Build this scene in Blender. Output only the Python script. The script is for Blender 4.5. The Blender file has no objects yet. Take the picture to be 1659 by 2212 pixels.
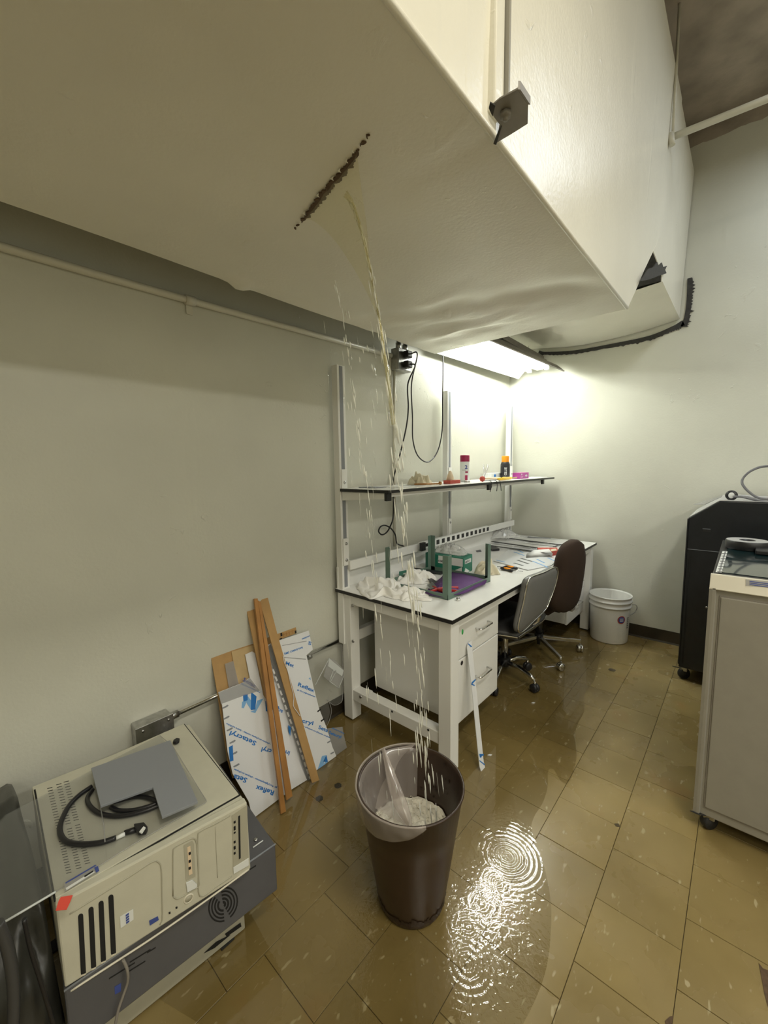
import bpy, bmesh, math, random
from mathutils import Vector, Matrix, noise, Euler
C = bpy.context.scene.collection
PI = math.pi
# ------------------------------------------------------------------ camera
CAM = Vector((0, 0, 1.408)); FPX = 881.75
yaw, pit, rol = math.radians(41.508), math.radians(6.265), math.radians(-0.853)
F = Vector((-math.sin(yaw)*math.cos(pit), math.cos(yaw)*math.cos(pit), -math.sin(pit)))
R0 = F.cross(Vector((0, 0, 1))).normalized(); U0 = R0.cross(F)
RR = math.cos(rol)*R0 + math.sin(rol)*U0
UU = -math.sin(rol)*R0 + math.cos(rol)*U0
cd = bpy.data.cameras.new('camera'); cam = bpy.data.objects.new('camera', cd); C.objects.link(cam)
cd.sensor_fit = 'VERTICAL'; cd.sensor_height = 36; cd.lens = FPX/2212*36; cd.clip_start = 0.02
cam.matrix_world = Matrix(((RR.x, UU.x, -F.x, CAM.x), (RR.y, UU.y, -F.y, CAM.y), (RR.z, UU.z, -F.z, CAM.z), (0, 0, 0, 1)))
bpy.context.scene.camera = cam
# ------------------------------------------------------------------ world, lights, exposure
w = bpy.data.worlds.new('world'); bpy.context.scene.world = w; w.use_nodes = True
w.node_tree.nodes['Background'].inputs[0].default_value = (1, 0.97, 0.9, 1)
w.node_tree.nodes['Background'].inputs[1].default_value = 0.25
vs = bpy.context.scene.view_settings
vs.view_transform = 'Standard'; vs.look = 'None'; vs.gamma = 1; vs.use_curve_mapping = False
vs.exposure = 0.0
TUBE = 62.0            # emission of the two bench light tubes
CEIL_LIGHTS = [        # x, y, z, length along y, colour, watts : the ceiling lamps of the room
    (.78, .35, 3.35, 1.25, (1.0, .93, .76), 37),
    (.62, 2.85, 3.42, 1.25, (.84, .92, 1.0), 16),
    (2.55, 1.2, 2.95, 1.25, (.98, .97, .9), 38),
    (2.55, -1.2, 2.95, 1.25, (1.0, .95, .84), 40),
]

# ------------------------------------------------------------------ helpers
def V(*a): return Vector(a)
def hit(px, py, p0, n):
    d = (RR*((px-829.5)/FPX) - UU*((py-1106)/FPX) + F)
    n = Vector(n); p0 = Vector(p0)
    return CAM + d*((p0-CAM).dot(n)/d.dot(n))
def hx(px, py, x): return hit(px, py, (x, 0, 0), (1, 0, 0))
def hy(px, py, y): return hit(px, py, (0, y, 0), (0, 1, 0))
def hz(px, py, z): return hit(px, py, (0, 0, z), (0, 0, 1))

class MB:
    def __init__(s): s.v = []; s.f = []; s.sm = []
    def add(s, vs_, fs, smooth=False):
        b = len(s.v); s.v += [Vector(q) for q in vs_]
        for f in fs: s.f.append([b+i for i in f]); s.sm.append(smooth)
        return s
    def box(s, a, b, M=None):
        x0, y0, z0 = [min(a[i], b[i]) for i in range(3)]; x1, y1, z1 = [max(a[i], b[i]) for i in range(3)]
        vs_ = [V(x, y, z) for z in (z0, z1) for y in (y0, y1) for x in (x0, x1)]
        if M: vs_ = [M @ q for q in vs_]
        return s.add(vs_, [(0, 2, 3, 1), (4, 5, 7, 6), (0, 1, 5, 4), (2, 6, 7, 3), (0, 4, 6, 2), (1, 3, 7, 5)])
    def prism(s, pts, off, smooth=False):
        """pts: planar loop of vectors, off: extrusion vector"""
        n = len(pts); off = Vector(off); pts = [Vector(p) for p in pts]
        nn = Vector((0, 0, 0))
        for i in range(n): nn += pts[i].cross(pts[(i+1) % n])
        if nn.dot(off) > 0: pts = pts[::-1]
        vs_ = pts+[p+off for p in pts]
        fs = [tuple(range(n)), tuple(reversed(range(n, 2*n)))]
        s.add(vs_, fs)
        b = len(s.v)-2*n
        for i in range(n):
            j = (i+1) % n
            s.f.append([b+j, b+i, b+i+n, b+j+n]); s.sm.append(smooth)
        return s
    def tube(s, path, r, n=10, cap=True):
        path = [Vector(p) for p in path]; rings = []
        t0 = (path[1]-path[0]).normalized()
        up = V(0, 0, 1) if abs(t0.z) < .9 else V(1, 0, 0)
        nrm = t0.cross(up).normalized()
        base = len(s.v)
        for i, p in enumerate(path):
            t = (path[min(i+1, len(path)-1)]-path[max(i-1, 0)]).normalized()
            nrm = (nrm - t*nrm.dot(t)).normalized(); bn = t.cross(nrm)
            rr = r[i] if isinstance(r, (list, tuple)) else r
            for k in range(n):
                a = 2*PI*k/n; s.v.append(p+(nrm*math.cos(a)+bn*math.sin(a))*rr)
        for i in range(len(path)-1):
            for k in range(n):
                a = base+i*n+k; b = base+i*n+(k+1) % n
                s.f.append([a, b, b+n, a+n]); s.sm.append(True)
        if cap:
            s.f.append([base+k for k in reversed(range(n))]); s.sm.append(False)
            e = base+(len(path)-1)*n; s.f.append([e+k for k in range(n)]); s.sm.append(False)
        return s
    def lathe(s, prof, c=(0, 0, 0), n=32, M=None, closed=False):
        c = Vector(c); base = len(s.v)
        for r, z in prof:
            for k in range(n):
                a = 2*PI*k/n; q = V(r*math.cos(a), r*math.sin(a), z)
                if M: q = M @ q
                s.v.append(q+c)
        for i in range(len(prof)-1):
            for k in range(n):
                a = base+i*n+k; b = base+i*n+(k+1) % n
                s.f.append([a, b, b+n, a+n]); s.sm.append(True)
        return s
    def grid(s, nu, nv, fn, smooth=True):
        base = len(s.v)
        for i in range(nu+1):
            for j in range(nv+1): s.v.append(Vector(fn(i/nu, j/nv)))
        for i in range(nu):
            for j in range(nv):
                a = base+i*(nv+1)+j
                s.f.append([a, a+nv+1, a+nv+2, a+1]); s.sm.append(smooth)
        return s
    def build(s, name, m, parent=None, bev=0, sol=0, origin=None, seg=2):
        me = bpy.data.meshes.new(name)
        if origin is None:
            if s.v:
                xs = [q.x for q in s.v]; ys = [q.y for q in s.v]; zs = [q.z for q in s.v]
                origin = V((min(xs)+max(xs))/2, (min(ys)+max(ys))/2, min(zs))
            else: origin = V(0, 0, 0)
        origin = Vector(origin)
        me.from_pydata([q-origin for q in s.v], [], s.f)
        me.polygons.foreach_set('use_smooth', s.sm)
        me.materials.append(m); me.validate(); me.update()
        o = bpy.data.objects.new(name, me); C.objects.link(o)
        if parent is not None:
            o.parent = parent; o.location = origin - world_loc(parent)
        else: o.location = origin
        if sol:
            md = o.modifiers.new('sol', 'SOLIDIFY'); md.thickness = sol; md.offset = 0
        if bev:
            md = o.modifiers.new('bev', 'BEVEL'); md.width = bev; md.segments = seg; md.limit_method = 'ANGLE'; md.angle_limit = math.radians(40)
            md.harden_normals = False
        return o
def world_loc(o):
    l = Vector(o.location)
    while o.parent: o = o.parent; l += o.location
    return l
def thing(name, loc, label, cat, group=None):
    o = bpy.data.objects.new(name, None); C.objects.link(o); o.location = loc; o.empty_display_size = .05
    return tag(o, label, cat, group)
def tag(o, label=None, cat=None, group=None, kind=None):
    if label: o['label'] = label
    if cat: o['category'] = cat
    if group: o['group'] = group
    if kind: o['kind'] = kind
    return o
def rot_y(deg): return Matrix.Rotation(math.radians(deg), 4, 'Y')
def rrect(w, h, r, n=5):
    out = []
    for cx, cy, a0 in ((w-r, h-r, 0), (r, h-r, 90), (r, r, 180), (w-r, r, 270)):
        for k in range(n+1):
            a = math.radians(a0+90*k/n); out.append((cx+r*math.cos(a), cy+r*math.sin(a)))
    return out
def smooth_path(pts, n=8):
    pts = [Vector(p) for p in pts]; out = []
    P = [2*pts[0]-pts[1]]+pts+[2*pts[-1]-pts[-2]]
    for i in range(1, len(P)-2):
        for k in range(n):
            t = k/n; p0, p1, p2, p3 = P[i-1:i+3]
            out.append(0.5*((2*p1)+(p2-p0)*t+(2*p0-5*p1+4*p2-p3)*t*t+(3*p1-p0-3*p2+p3)*t*t*t))
    out.append(pts[-1]); return out

# ------------------------------------------------------------------ materials
def mat(name, col, rough=.5, metal=0, spec=.5, alpha=1, noise_amt=0, noise_scale=20, bump=0, bump_scale=60, emit=None, estr=0, trans=0, coat=0, bdist=.002, rn=0):
    m = bpy.data.materials.new(name); m.use_nodes = True; nt = m.node_tree; b = nt.nodes['Principled BSDF']
    b.inputs['Base Color'].default_value = (*col, 1); b.inputs['Roughness'].default_value = rough
    b.inputs['Metallic'].default_value = metal; b.inputs['Specular IOR Level'].default_value = spec
    b.inputs['Alpha'].default_value = alpha; b.inputs['Transmission Weight'].default_value = trans
    b.inputs['Coat Weight'].default_value = coat
    if emit: b.inputs['Emission Color'].default_value = (*emit, 1); b.inputs['Emission Strength'].default_value = estr
    L = nt.links
    if noise_amt or bump or rn:
        g = nt.nodes.new('ShaderNodeNewGeometry')
    if noise_amt:
        n = nt.nodes.new('ShaderNodeTexNoise'); n.inputs['Scale'].default_value = noise_scale; n.inputs['Detail'].default_value = 5
        L.new(g.outputs['Position'], n.inputs['Vector'])
        r = nt.nodes.new('ShaderNodeMapRange'); r.inputs['From Min'].default_value = .3; r.inputs['From Max'].default_value = .7
        r.inputs['To Min'].default_value = 1-noise_amt; r.inputs['To Max'].default_value = 1+noise_amt*.6
        L.new(n.outputs[0], r.inputs['Value'])
        mx = nt.nodes.new('ShaderNodeVectorMath'); mx.operation = 'SCALE'; mx.inputs[0].default_value = col
        L.new(r.outputs[0], mx.inputs['Scale']); L.new(mx.outputs[0], b.inputs['Base Color'])
    if bump:
        n2 = nt.nodes.new('ShaderNodeTexNoise'); n2.inputs['Scale'].default_value = bump_scale; n2.inputs['Detail'].default_value = 6
        L.new(g.outputs['Position'], n2.inputs['Vector'])
        bp = nt.nodes.new('ShaderNodeBump'); bp.inputs['Strength'].default_value = bump; bp.inputs['Distance'].default_value = bdist
        L.new(n2.outputs[0], bp.inputs['Height']); L.new(bp.outputs[0], b.inputs['Normal'])
    return m
def paint_wall(name, col, rough=.45, big=.006, drip=.5, fine=.12):
    """thick glossy paint over rough plaster: orange peel, broad lumps, vertical runs"""
    m = mat(name, col, rough, spec=.45); nt = m.node_tree; L = nt.links; b = nt.nodes['Principled BSDF']
    g = nt.nodes.new('ShaderNodeNewGeometry')
    def nz(scale, sx=1, sy=1, sz=1, det=4, dist=0):
        mp = nt.nodes.new('ShaderNodeMapping'); mp.inputs['Scale'].default_value = (sx, sy, sz); L.new(g.outputs['Position'], mp.inputs[0])
        n = nt.nodes.new('ShaderNodeTexNoise'); n.inputs['Scale'].default_value = scale; n.inputs['Detail'].default_value = det; n.inputs['Distortion'].default_value = dist
        L.new(mp.outputs[0], n.inputs['Vector']); return n.outputs[0]
    def mr(x, a, bb, c, d):
        r = nt.nodes.new('ShaderNodeMapRange'); r.inputs[1].default_value = a; r.inputs[2].default_value = bb; r.inputs[3].default_value = c; r.inputs[4].default_value = d
        L.new(x, r.inputs[0]); return r.outputs[0]
    def ma(op, a, c):
        q = nt.nodes.new('ShaderNodeMath'); q.operation = op
        for i, x in enumerate((a, c)):
            if isinstance(x, (int, float)): q.inputs[i].default_value = x
            else: L.new(x, q.inputs[i])
        return q.outputs[0]
    h = ma('MULTIPLY', nz(90, det=3), fine)
    h = ma('ADD', h, ma('MULTIPLY', mr(nz(3.1, det=3), .3, .7, 0, 1), .35))
    runs = mr(nz(9, 1, 1, .12, det=2, dist=.3), .64, .72, 0, 1)
    runmask = mr(nz(1.7, det=1), .5, .62, 0, 1)
    h = ma('ADD', h, ma('MULTIPLY', ma('MULTIPLY', runs, runmask), .45*drip))
    blobs = mr(nz(14, det=4, dist=.8), .66, .72, 0, 1)
    bm = mr(nz(1.3, 1, 1, 1.3, det=1), .5, .6, 0, 1)
    h = ma('ADD', h, ma('MULTIPLY', ma('MULTIPLY', blobs, bm), .35))
    bp = nt.nodes.new('ShaderNodeBump'); bp.inputs['Strength'].default_value = .8; bp.inputs['Distance'].default_value = big
    L.new(h, bp.inputs['Height']); L.new(bp.outputs[0], b.inputs['Normal'])
    t = mr(nz(2.3, det=5), .3, .7, .94, 1.03)
    mx = nt.nodes.new('ShaderNodeVectorMath'); mx.operation = 'SCALE'; mx.inputs[0].default_value = col
    L.new(t, mx.inputs['Scale']); L.new(mx.outputs[0], b.inputs['Base Color'])
    return m
M = {}
M['wall'] = paint_wall('wall_paint', (.665, .665, .58), .42, .007)
M['duct'] = paint_wall('duct_paint', (.84, .815, .71), .3, .006, .7, .15)
M['white'] = mat('white_enamel', (.84, .84, .81), .35, bump=.05, bump_scale=200)
M['bench_top'] = mat('white_laminate', (.9, .9, .87), .22, noise_amt=.05, noise_scale=6)
M['black'] = mat('black_edge', (.012, .012, .012), .4)
M['black_plastic'] = mat('black_plastic', (.018, .018, .02), .38)
M['black_paint'] = mat('black_cabinet_paint', (.012, .014, .018), .35, noise_amt=.2)
M['rubber'] = mat('black_rubber', (.02, .02, .02), .6)
M['chrome'] = mat('chrome', (.75, .75, .74), .12, 1)
M['steel'] = mat('galvanised_steel', (.5, .5, .49), .32, 1, noise_amt=.25, noise_scale=40)
M['beige'] = mat('beige_case', (.56, .545, .44), .42, noise_amt=.04, bump=.1, bump_scale=400, bdist=.0005)
M['beige_in'] = mat('beige_recess', (.42, .40, .31), .5)
M['greycase'] = mat('blue_grey_case', (.095, .096, .105), .4, noise_amt=.05)
M['greyplate'] = mat('grey_plate', (.25, .265, .29), .4)
M['dark'] = mat('dark_hole', (.01, .01, .01), .8)
M['cable'] = mat('black_cable', (.012, .012, .014), .35)
M['brown_edge'] = mat('torn_brown', (.1, .06, .03), .8, noise_amt=.3, noise_scale=90)
M['concrete'] = mat('raw_concrete', (.44, .38, .31), .85, noise_amt=.3, noise_scale=5, bump=.5, bump_scale=30, bdist=.006)
M['pipe'] = mat('painted_pipe', (.66, .64, .54), .35, bump=.1, bump_scale=40)
M['vinyl_base'] = mat('dark_brown_vinyl_base', (.035, .028, .018), .3)
M['wood'] = mat('pine_strip', (.42, .2, .055), .45, noise_amt=.2, noise_scale=12)
M['wood2'] = mat('tan_fibreboard', (.45, .27, .1), .55, noise_amt=.08, noise_scale=25)
M['tan'] = mat('pale_ply', (.55, .4, .2), .55, noise_amt=.15, noise_scale=12)
M['film'] = mat('white_film', (.78, .79, .8), .28)
M['blue'] = mat('blue_print', (.02, .18, .55), .4)
M['blue2'] = mat('light_blue_print', (.22, .45, .75), .4)
M['green_metal'] = mat('sage_green_enamel', (.13, .2, .16), .4)
M['bin'] = mat('brown_bin', (.042, .023, .013), .38, noise_amt=.12, noise_scale=10, bump=.08, bump_scale=60)
M['scum'] = mat('dark_scum', (.025, .012, .006), .5)
M['bucket'] = mat('white_bucket', (.8, .8, .76), .35)
M['chair_grey'] = mat('grey_vinyl', (.17, .17, .165), .42, bump=.1, bump_scale=120)
M['chair_black'] = mat('charcoal_vinyl', (.05, .05, .05), .38)
M['chair_brown'] = mat('brown_fabric', (.034, .018, .010), .9, bump=.3, bump_scale=300)
M['cloth'] = mat('white_cloth', (.86, .85, .81), .9, bump=.3, bump_scale=250, bdist=.001)
M['tissue'] = mat('white_tissue', (.82, .82, .8), .8)
M['cream'] = mat('cream_glove', (.68, .62, .46), .7)
M['green_box'] = mat('green_carton', (.02, .2, .13), .45)
M['box_white'] = mat('white_print', (.75, .77, .75), .45)
M['purple'] = mat('purple_cloth', (.085, .025, .14), .75)
M['red'] = mat('red_plastic', (.45, .02, .02), .3)
M['redbox'] = mat('red_wood_block', (.4, .05, .03), .5)
M['crimson'] = mat('crimson_cap', (.32, .01, .07), .35)
M['orange'] = mat('orange_cap', (.85, .3, .01), .35)
M['yellow'] = mat('yellow_plastic', (.8, .5, .02), .35)
M['magenta'] = mat('magenta_carton', (.42, .06, .3), .45)
M['label'] = mat('label_grey_text', (.12, .12, .12), .6)
M['label_blue'] = mat('label_blue_text', (.05, .08, .3), .6)
M['machine_white'] = mat('machine_grey_white', (.33, .315, .27), .4, noise_amt=.04, bump=.08, bump_scale=300, bdist=.0005)
M['machine_trim'] = mat('machine_cream_trim', (.68, .64, .52), .4)
M['glass_dark'] = mat('dark_teal_glass', (.006, .022, .025), .06, coat=.5)
M['pink'] = mat('red_sticker', (.8, .09, .06), .5)
M['tape_top'] = mat('tape_roll_side', (.55, .55, .55), .3)
M['bracket'] = mat('grey_bracket', (.27, .25, .22), .5, noise_amt=.15)
M['caulk'] = mat('dark_caulk', (.05, .048, .045), .8, noise_amt=.3, noise_scale=60)
M['reflector'] = mat('white_reflector', (.9, .9, .88), .3)
M['tube'] = mat('lamp_tube', (1, 1, 1), .4, emit=(.97, 1, .91), estr=TUBE)
M['darkbag'] = mat('black_sheeting', (.032, .032, .027), .35, bump=.3, bump_scale=30)
M['silver'] = mat('silver_tip', (.6, .6, .62), .25, 1)
M['grey_cord'] = mat('grey_cord', (.16, .16, .17), .5)
M['green_dot'] = mat('green_dot', (.05, .5, .12), .5)
M['wax'] = mat('wax_block', (.75, .6, .42), .5)

def thin(name, col, transp=.6, gloss_rough=.1, tint=(1, 1, 1), fres=1.45, body=True):
    """thin clear sheet or film: mix of see-through, milky diffuse and fresnel gloss"""
    m = bpy.data.materials.new(name); m.use_nodes = True; nt = m.node_tree; nt.nodes.clear(); L = nt.links
    out = nt.nodes.new('ShaderNodeOutputMaterial'); tr = nt.nodes.new('ShaderNodeBsdfTransparent'); tr.inputs[0].default_value = (*tint, 1)
    df = nt.nodes.new('ShaderNodeBsdfDiffuse'); df.inputs[0].default_value = (*col, 1)
    tl = nt.nodes.new('ShaderNodeBsdfTranslucent'); tl.inputs[0].default_value = (*col, 1)
    md = nt.nodes.new('ShaderNodeMixShader'); md.inputs[0].default_value = .4; L.new(df.outputs[0], md.inputs[1]); L.new(tl.outputs[0], md.inputs[2])
    mx = nt.nodes.new('ShaderNodeMixShader'); mx.inputs[0].default_value = transp
    L.new(md.outputs[0], mx.inputs[1]); L.new(tr.outputs[0], mx.inputs[2])
    gl = nt.nodes.new('ShaderNodeBsdfGlossy'); gl.inputs['Roughness'].default_value = gloss_rough
    lw = nt.nodes.new('ShaderNodeLayerWeight'); lw.inputs[0].default_value = .5
    pw = nt.nodes.new('ShaderNodeMath'); pw.operation = 'POWER'; L.new(lw.outputs['Facing'], pw.inputs[0]); pw.inputs[1].default_value = 4
    fr = nt.nodes.new('ShaderNodeMath'); fr.operation = 'MULTIPLY_ADD'; L.new(pw.outputs[0], fr.inputs[0]); fr.inputs[1].default_value = .6; fr.inputs[2].default_value = (fres-1)*.09
    m2 = nt.nodes.new('ShaderNodeMixShader'); L.new(fr.outputs[0], m2.inputs[0]); L.new(mx.outputs[0], m2.inputs[1]); L.new(gl.outputs[0], m2.inputs[2])
    L.new(m2.outputs[0], out.inputs[0]); return m
M['acrylic'] = thin('clear_acrylic', (.6, .62, .6), .93, .04)
M['acrylic_frost'] = thin('frosted_acrylic', (.6, .6, .6), .55, .2)
M['acrylic_grey'] = thin('smoky_acrylic', (.35, .37, .38), .5, .08)
M['acrylic_dark'] = thin('smoked_acrylic_sheet', (.4, .42, .42), .86, .08)
M['bag'] = thin('clear_plastic_bag', (.95, .95, .93), .5, .15)
M['liner'] = thin('bin_liner_film', (.8, .72, .66), .62, .12)
M['edge_acrylic'] = mat('acrylic_bright_edge', (.6, .63, .62), .2)
M['water_sheet'] = thin('water_sheet', (.80, .76, .52), .80, .05, (1, .98, .88), 1.33)
M['water_drop'] = thin('water_drops', (1, 1, .93), .05, .05, (1, 1, 1), 1.5)  # white body colour stands in for light caught by the falling drops
M['water_faint'] = thin('water_spray', (1, .98, .86), .7, .05, (1, 1, 1), 1.4)  # pale colour likewise paints the light caught by the spray
M['foam'] = mat('water_foam', (.96, .93, .80), .35, bump=.8, bump_scale=55, bdist=.008, noise_amt=.15, noise_scale=30)

# floor tile material: olive brown vinyl with pale flecks lying one way
def tile_mat():
    m = mat('olive_brown_vinyl_tile', (.2, .155, .08), .27, spec=.5); nt = m.node_tree; L = nt.links; b = nt.nodes['Principled BSDF']
    g = nt.nodes.new('ShaderNodeNewGeometry'); oi = nt.nodes.new('ShaderNodeObjectInfo')
    def nz(scale, sc=(1, 1, 1), det=2, rotz=0, dist=0):
        mp = nt.nodes.new('ShaderNodeMapping'); mp.inputs['Scale'].default_value = sc; mp.inputs['Rotation'].default_value = (0, 0, rotz)
        L.new(g.outputs['Position'], mp.inputs[0]); n = nt.nodes.new('ShaderNodeTexNoise'); n.inputs['Scale'].default_value = scale
        n.inputs['Detail'].default_value = det; n.inputs['Distortion'].default_value = dist; L.new(mp.outputs[0], n.inputs['Vector']); return n.outputs[0]
    def mr(x, a, bb, c, d):
        r = nt.nodes.new('ShaderNodeMapRange'); r.inputs[1].default_value = a; r.inputs[2].default_value = bb; r.inputs[3].default_value = c; r.inputs[4].default_value = d
        L.new(x, r.inputs[0]); return r.outputs[0]
    base = nt.nodes.new('ShaderNodeMixRGB'); base.inputs[1].default_value = (.222, .163, .058, 1); base.inputs[2].default_value = (.302, .226, .092, 1)
    L.new(mr(nz(2.2, det=5), .35, .65, 0, 1), base.inputs[0])
    tone = nt.nodes.new('ShaderNodeMixRGB'); tone.blend_type = 'MULTIPLY'; tone.inputs[0].default_value = 1
    cr = nt.nodes.new('ShaderNodeMapRange'); cr.inputs[3].default_value = .9; cr.inputs[4].default_value = 1.06; L.new(oi.outputs['Random'], cr.inputs[0])
    cc = nt.nodes.new('ShaderNodeCombineXYZ')
    for i in range(3): L.new(cr.outputs[0], cc.inputs[i])
    L.new(base.outputs[0], tone.inputs[1]); L.new(cc.outputs[0], tone.inputs[2])
    fl = nt.nodes.new('ShaderNodeMixRGB'); fl.inputs[2].default_value = (.52, .45, .28, 1)
    L.new(tone.outputs[0], fl.inputs[1]); L.new(mr(nz(44, (1, .42, 1), 2, .5, .3), .66, .72, 0, .6), fl.inputs[0])
    rd = nt.nodes.new('ShaderNodeMixRGB'); rd.inputs[2].default_value = (.30, .14, .04, 1)
    L.new(fl.outputs[0], rd.inputs[1]); L.new(mr(nz(3.3, (1, 1, 1), 3), .62, .78, 0, .5), rd.inputs[0])
    L.new(rd.outputs[0], b.inputs['Base Color'])
    n = nt.nodes.new('ShaderNodeBump'); n.inputs['Strength'].default_value = .25; n.inputs['Distance'].default_value = .002; L.new(nz(7, det=3), n.inputs['Height'])
    L.new(n.outputs[0], b.inputs['Normal']); L.new(mr(nz(4, det=4), .3, .7, .2, .36), b.inputs['Roughness'])
    return m
M['tile'] = tile_mat()
M['grout'] = mat('tile_joint_dirt', (.075, .057, .028), .8)

# puddle: thin clear water, its surface broken by drop rings
def puddle_mat():
    m = bpy.data.materials.new('puddle_water'); m.use_nodes = True; nt = m.node_tree; nt.nodes.clear(); L = nt.links
    g = nt.nodes.new('ShaderNodeNewGeometry')
    def ma(op, a, c=0, d=None):
        q = nt.nodes.new('ShaderNodeMath'); q.operation = op
        for i, x in enumerate((a, c) if d is None else (a, c, d)):
            if isinstance(x, (int, float)): q.inputs[i].default_value = x
            else: L.new(x, q.inputs[i])
        return q.outputs[0]
    tot = None
    for (cx, cy, lam, fall, amp) in RINGS:
        vd = nt.nodes.new('ShaderNodeVectorMath'); vd.operation = 'DISTANCE'; L.new(g.outputs['Position'], vd.inputs[0]); vd.inputs[1].default_value = (cx, cy, .004)
        r = vd.outputs['Value']
        sn = ma('SINE', ma('MULTIPLY', r, 2*PI/lam))
        en = ma('EXPONENT', ma('MULTIPLY', r, -1/fall))
        t = ma('MULTIPLY', ma('MULTIPLY', sn, en), amp)
        tot = t if tot is None else ma('ADD', tot, t)
    # choppy water round the bin, dying away from it
    n = nt.nodes.new('ShaderNodeTexNoise'); n.inputs['Scale'].default_value = 55; n.inputs['Detail'].default_value = 2; n.inputs['Distortion'].default_value = 1.0
    L.new(g.outputs['Position'], n.inputs['Vector'])
    vd = nt.nodes.new('ShaderNodeVectorMath'); vd.operation = 'DISTANCE'; L.new(g.outputs['Position'], vd.inputs[0]); vd.inputs[1].default_value = (-.56, .93, .004)
    en = ma('EXPONENT', ma('MULTIPLY', ma('MULTIPLY', vd.outputs['Value'], vd.outputs['Value']), -1/(.42**2)))
    tot = ma('ADD', tot, ma('MULTIPLY', ma('MULTIPLY', n.outputs[0], en), 1.7))
    n3 = nt.nodes.new('ShaderNodeTexNoise'); n3.inputs['Scale'].default_value = 9; n3.inputs['Detail'].default_value = 1
    L.new(g.outputs['Position'], n3.inputs['Vector']); tot = ma('ADD', tot, ma('MULTIPLY', n3.outputs[0], .12))
    bp = nt.nodes.new('ShaderNodeBump'); bp.inputs['Strength'].default_value = 1; bp.inputs['Distance'].default_value = .0006; L.new(tot, bp.inputs['Height'])
    out = nt.nodes.new('ShaderNodeOutputMaterial'); tr = nt.nodes.new('ShaderNodeBsdfTransparent'); tr.inputs[0].default_value = (.91, .895, .84, 1)
    gl = nt.nodes.new('ShaderNodeBsdfGlossy'); gl.inputs['Roughness'].default_value = .015; L.new(bp.outputs[0], gl.inputs['Normal'])
    lw = nt.nodes.new('ShaderNodeLayerWeight'); lw.inputs[0].default_value = .5; L.new(bp.outputs[0], lw.inputs['Normal'])
    pw = nt.nodes.new('ShaderNodeMath'); pw.operation = 'POWER'; L.new(lw.outputs['Facing'], pw.inputs[0]); pw.inputs[1].default_value = 5
    fr = nt.nodes.new('ShaderNodeMath'); fr.operation = 'MULTIPLY_ADD'; L.new(pw.outputs[0], fr.inputs[0]); fr.inputs[1].default_value = .35; fr.inputs[2].default_value = .085
    mx = nt.nodes.new('ShaderNodeMixShader'); L.new(fr.outputs[0], mx.inputs[0]); L.new(tr.outputs[0], mx.inputs[1]); L.new(gl.outputs[0], mx.inputs[2])
    L.new(mx.outputs[0], out.inputs[0]); return m
_c1 = hz(1095, 1848, .004); _c2 = hz(1040, 1950, .004); _c3 = hz(1010, 2000, .004); _c4 = hz(1075, 1905, .004); _c5 = hz(1010, 2080, .004)
RINGS = [(_c1.x, _c1.y, .017, .055, 1.4), (_c2.x, _c2.y, .020, .035, .5), (_c3.x, _c3.y, .016, .035, .6), (_c4.x, _c4.y, .014, .03, .45), (_c5.x, _c5.y, .018, .06, .8),
         (-.9, 1.25, .02, .05, .8), (-.62, 1.3, .02, .05, .6)]
M['puddle'] = puddle_mat()

def text_obj(s, size, m, parent, origin, ux, uy, thick=.0002, name='printed_text', bold=0):
    """flat print: s written from origin along unit vector ux, up uy"""
    cu = bpy.data.curves.new('t', 'FONT'); cu.body = s; cu.size = size; cu.offset = bold; cu.resolution_u = 2
    to = bpy.data.objects.new('t', cu); C.objects.link(to)
    dg = bpy.context.evaluated_depsgraph_get(); me = bpy.data.meshes.new_from_object(to.evaluated_get(dg))
    bpy.data.objects.remove(to); me.name = name
    ux = Vector(ux).normalized(); uy = Vector(uy).normalized(); n = ux.cross(uy)
    Mx = Matrix(((ux.x, uy.x, n.x), (ux.y, uy.y, n.y), (ux.z, uy.z, n.z)))
    org = Vector(origin)
    for v in me.vertices: v.co = Mx @ v.co
    me.materials.clear(); me.materials.append(m); me.update()
    o = bpy.data.objects.new(name, me); C.objects.link(o)
    if parent is not None: o.parent = parent; o.location = org-world_loc(parent)
    else: o.location = org
    return o

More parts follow.
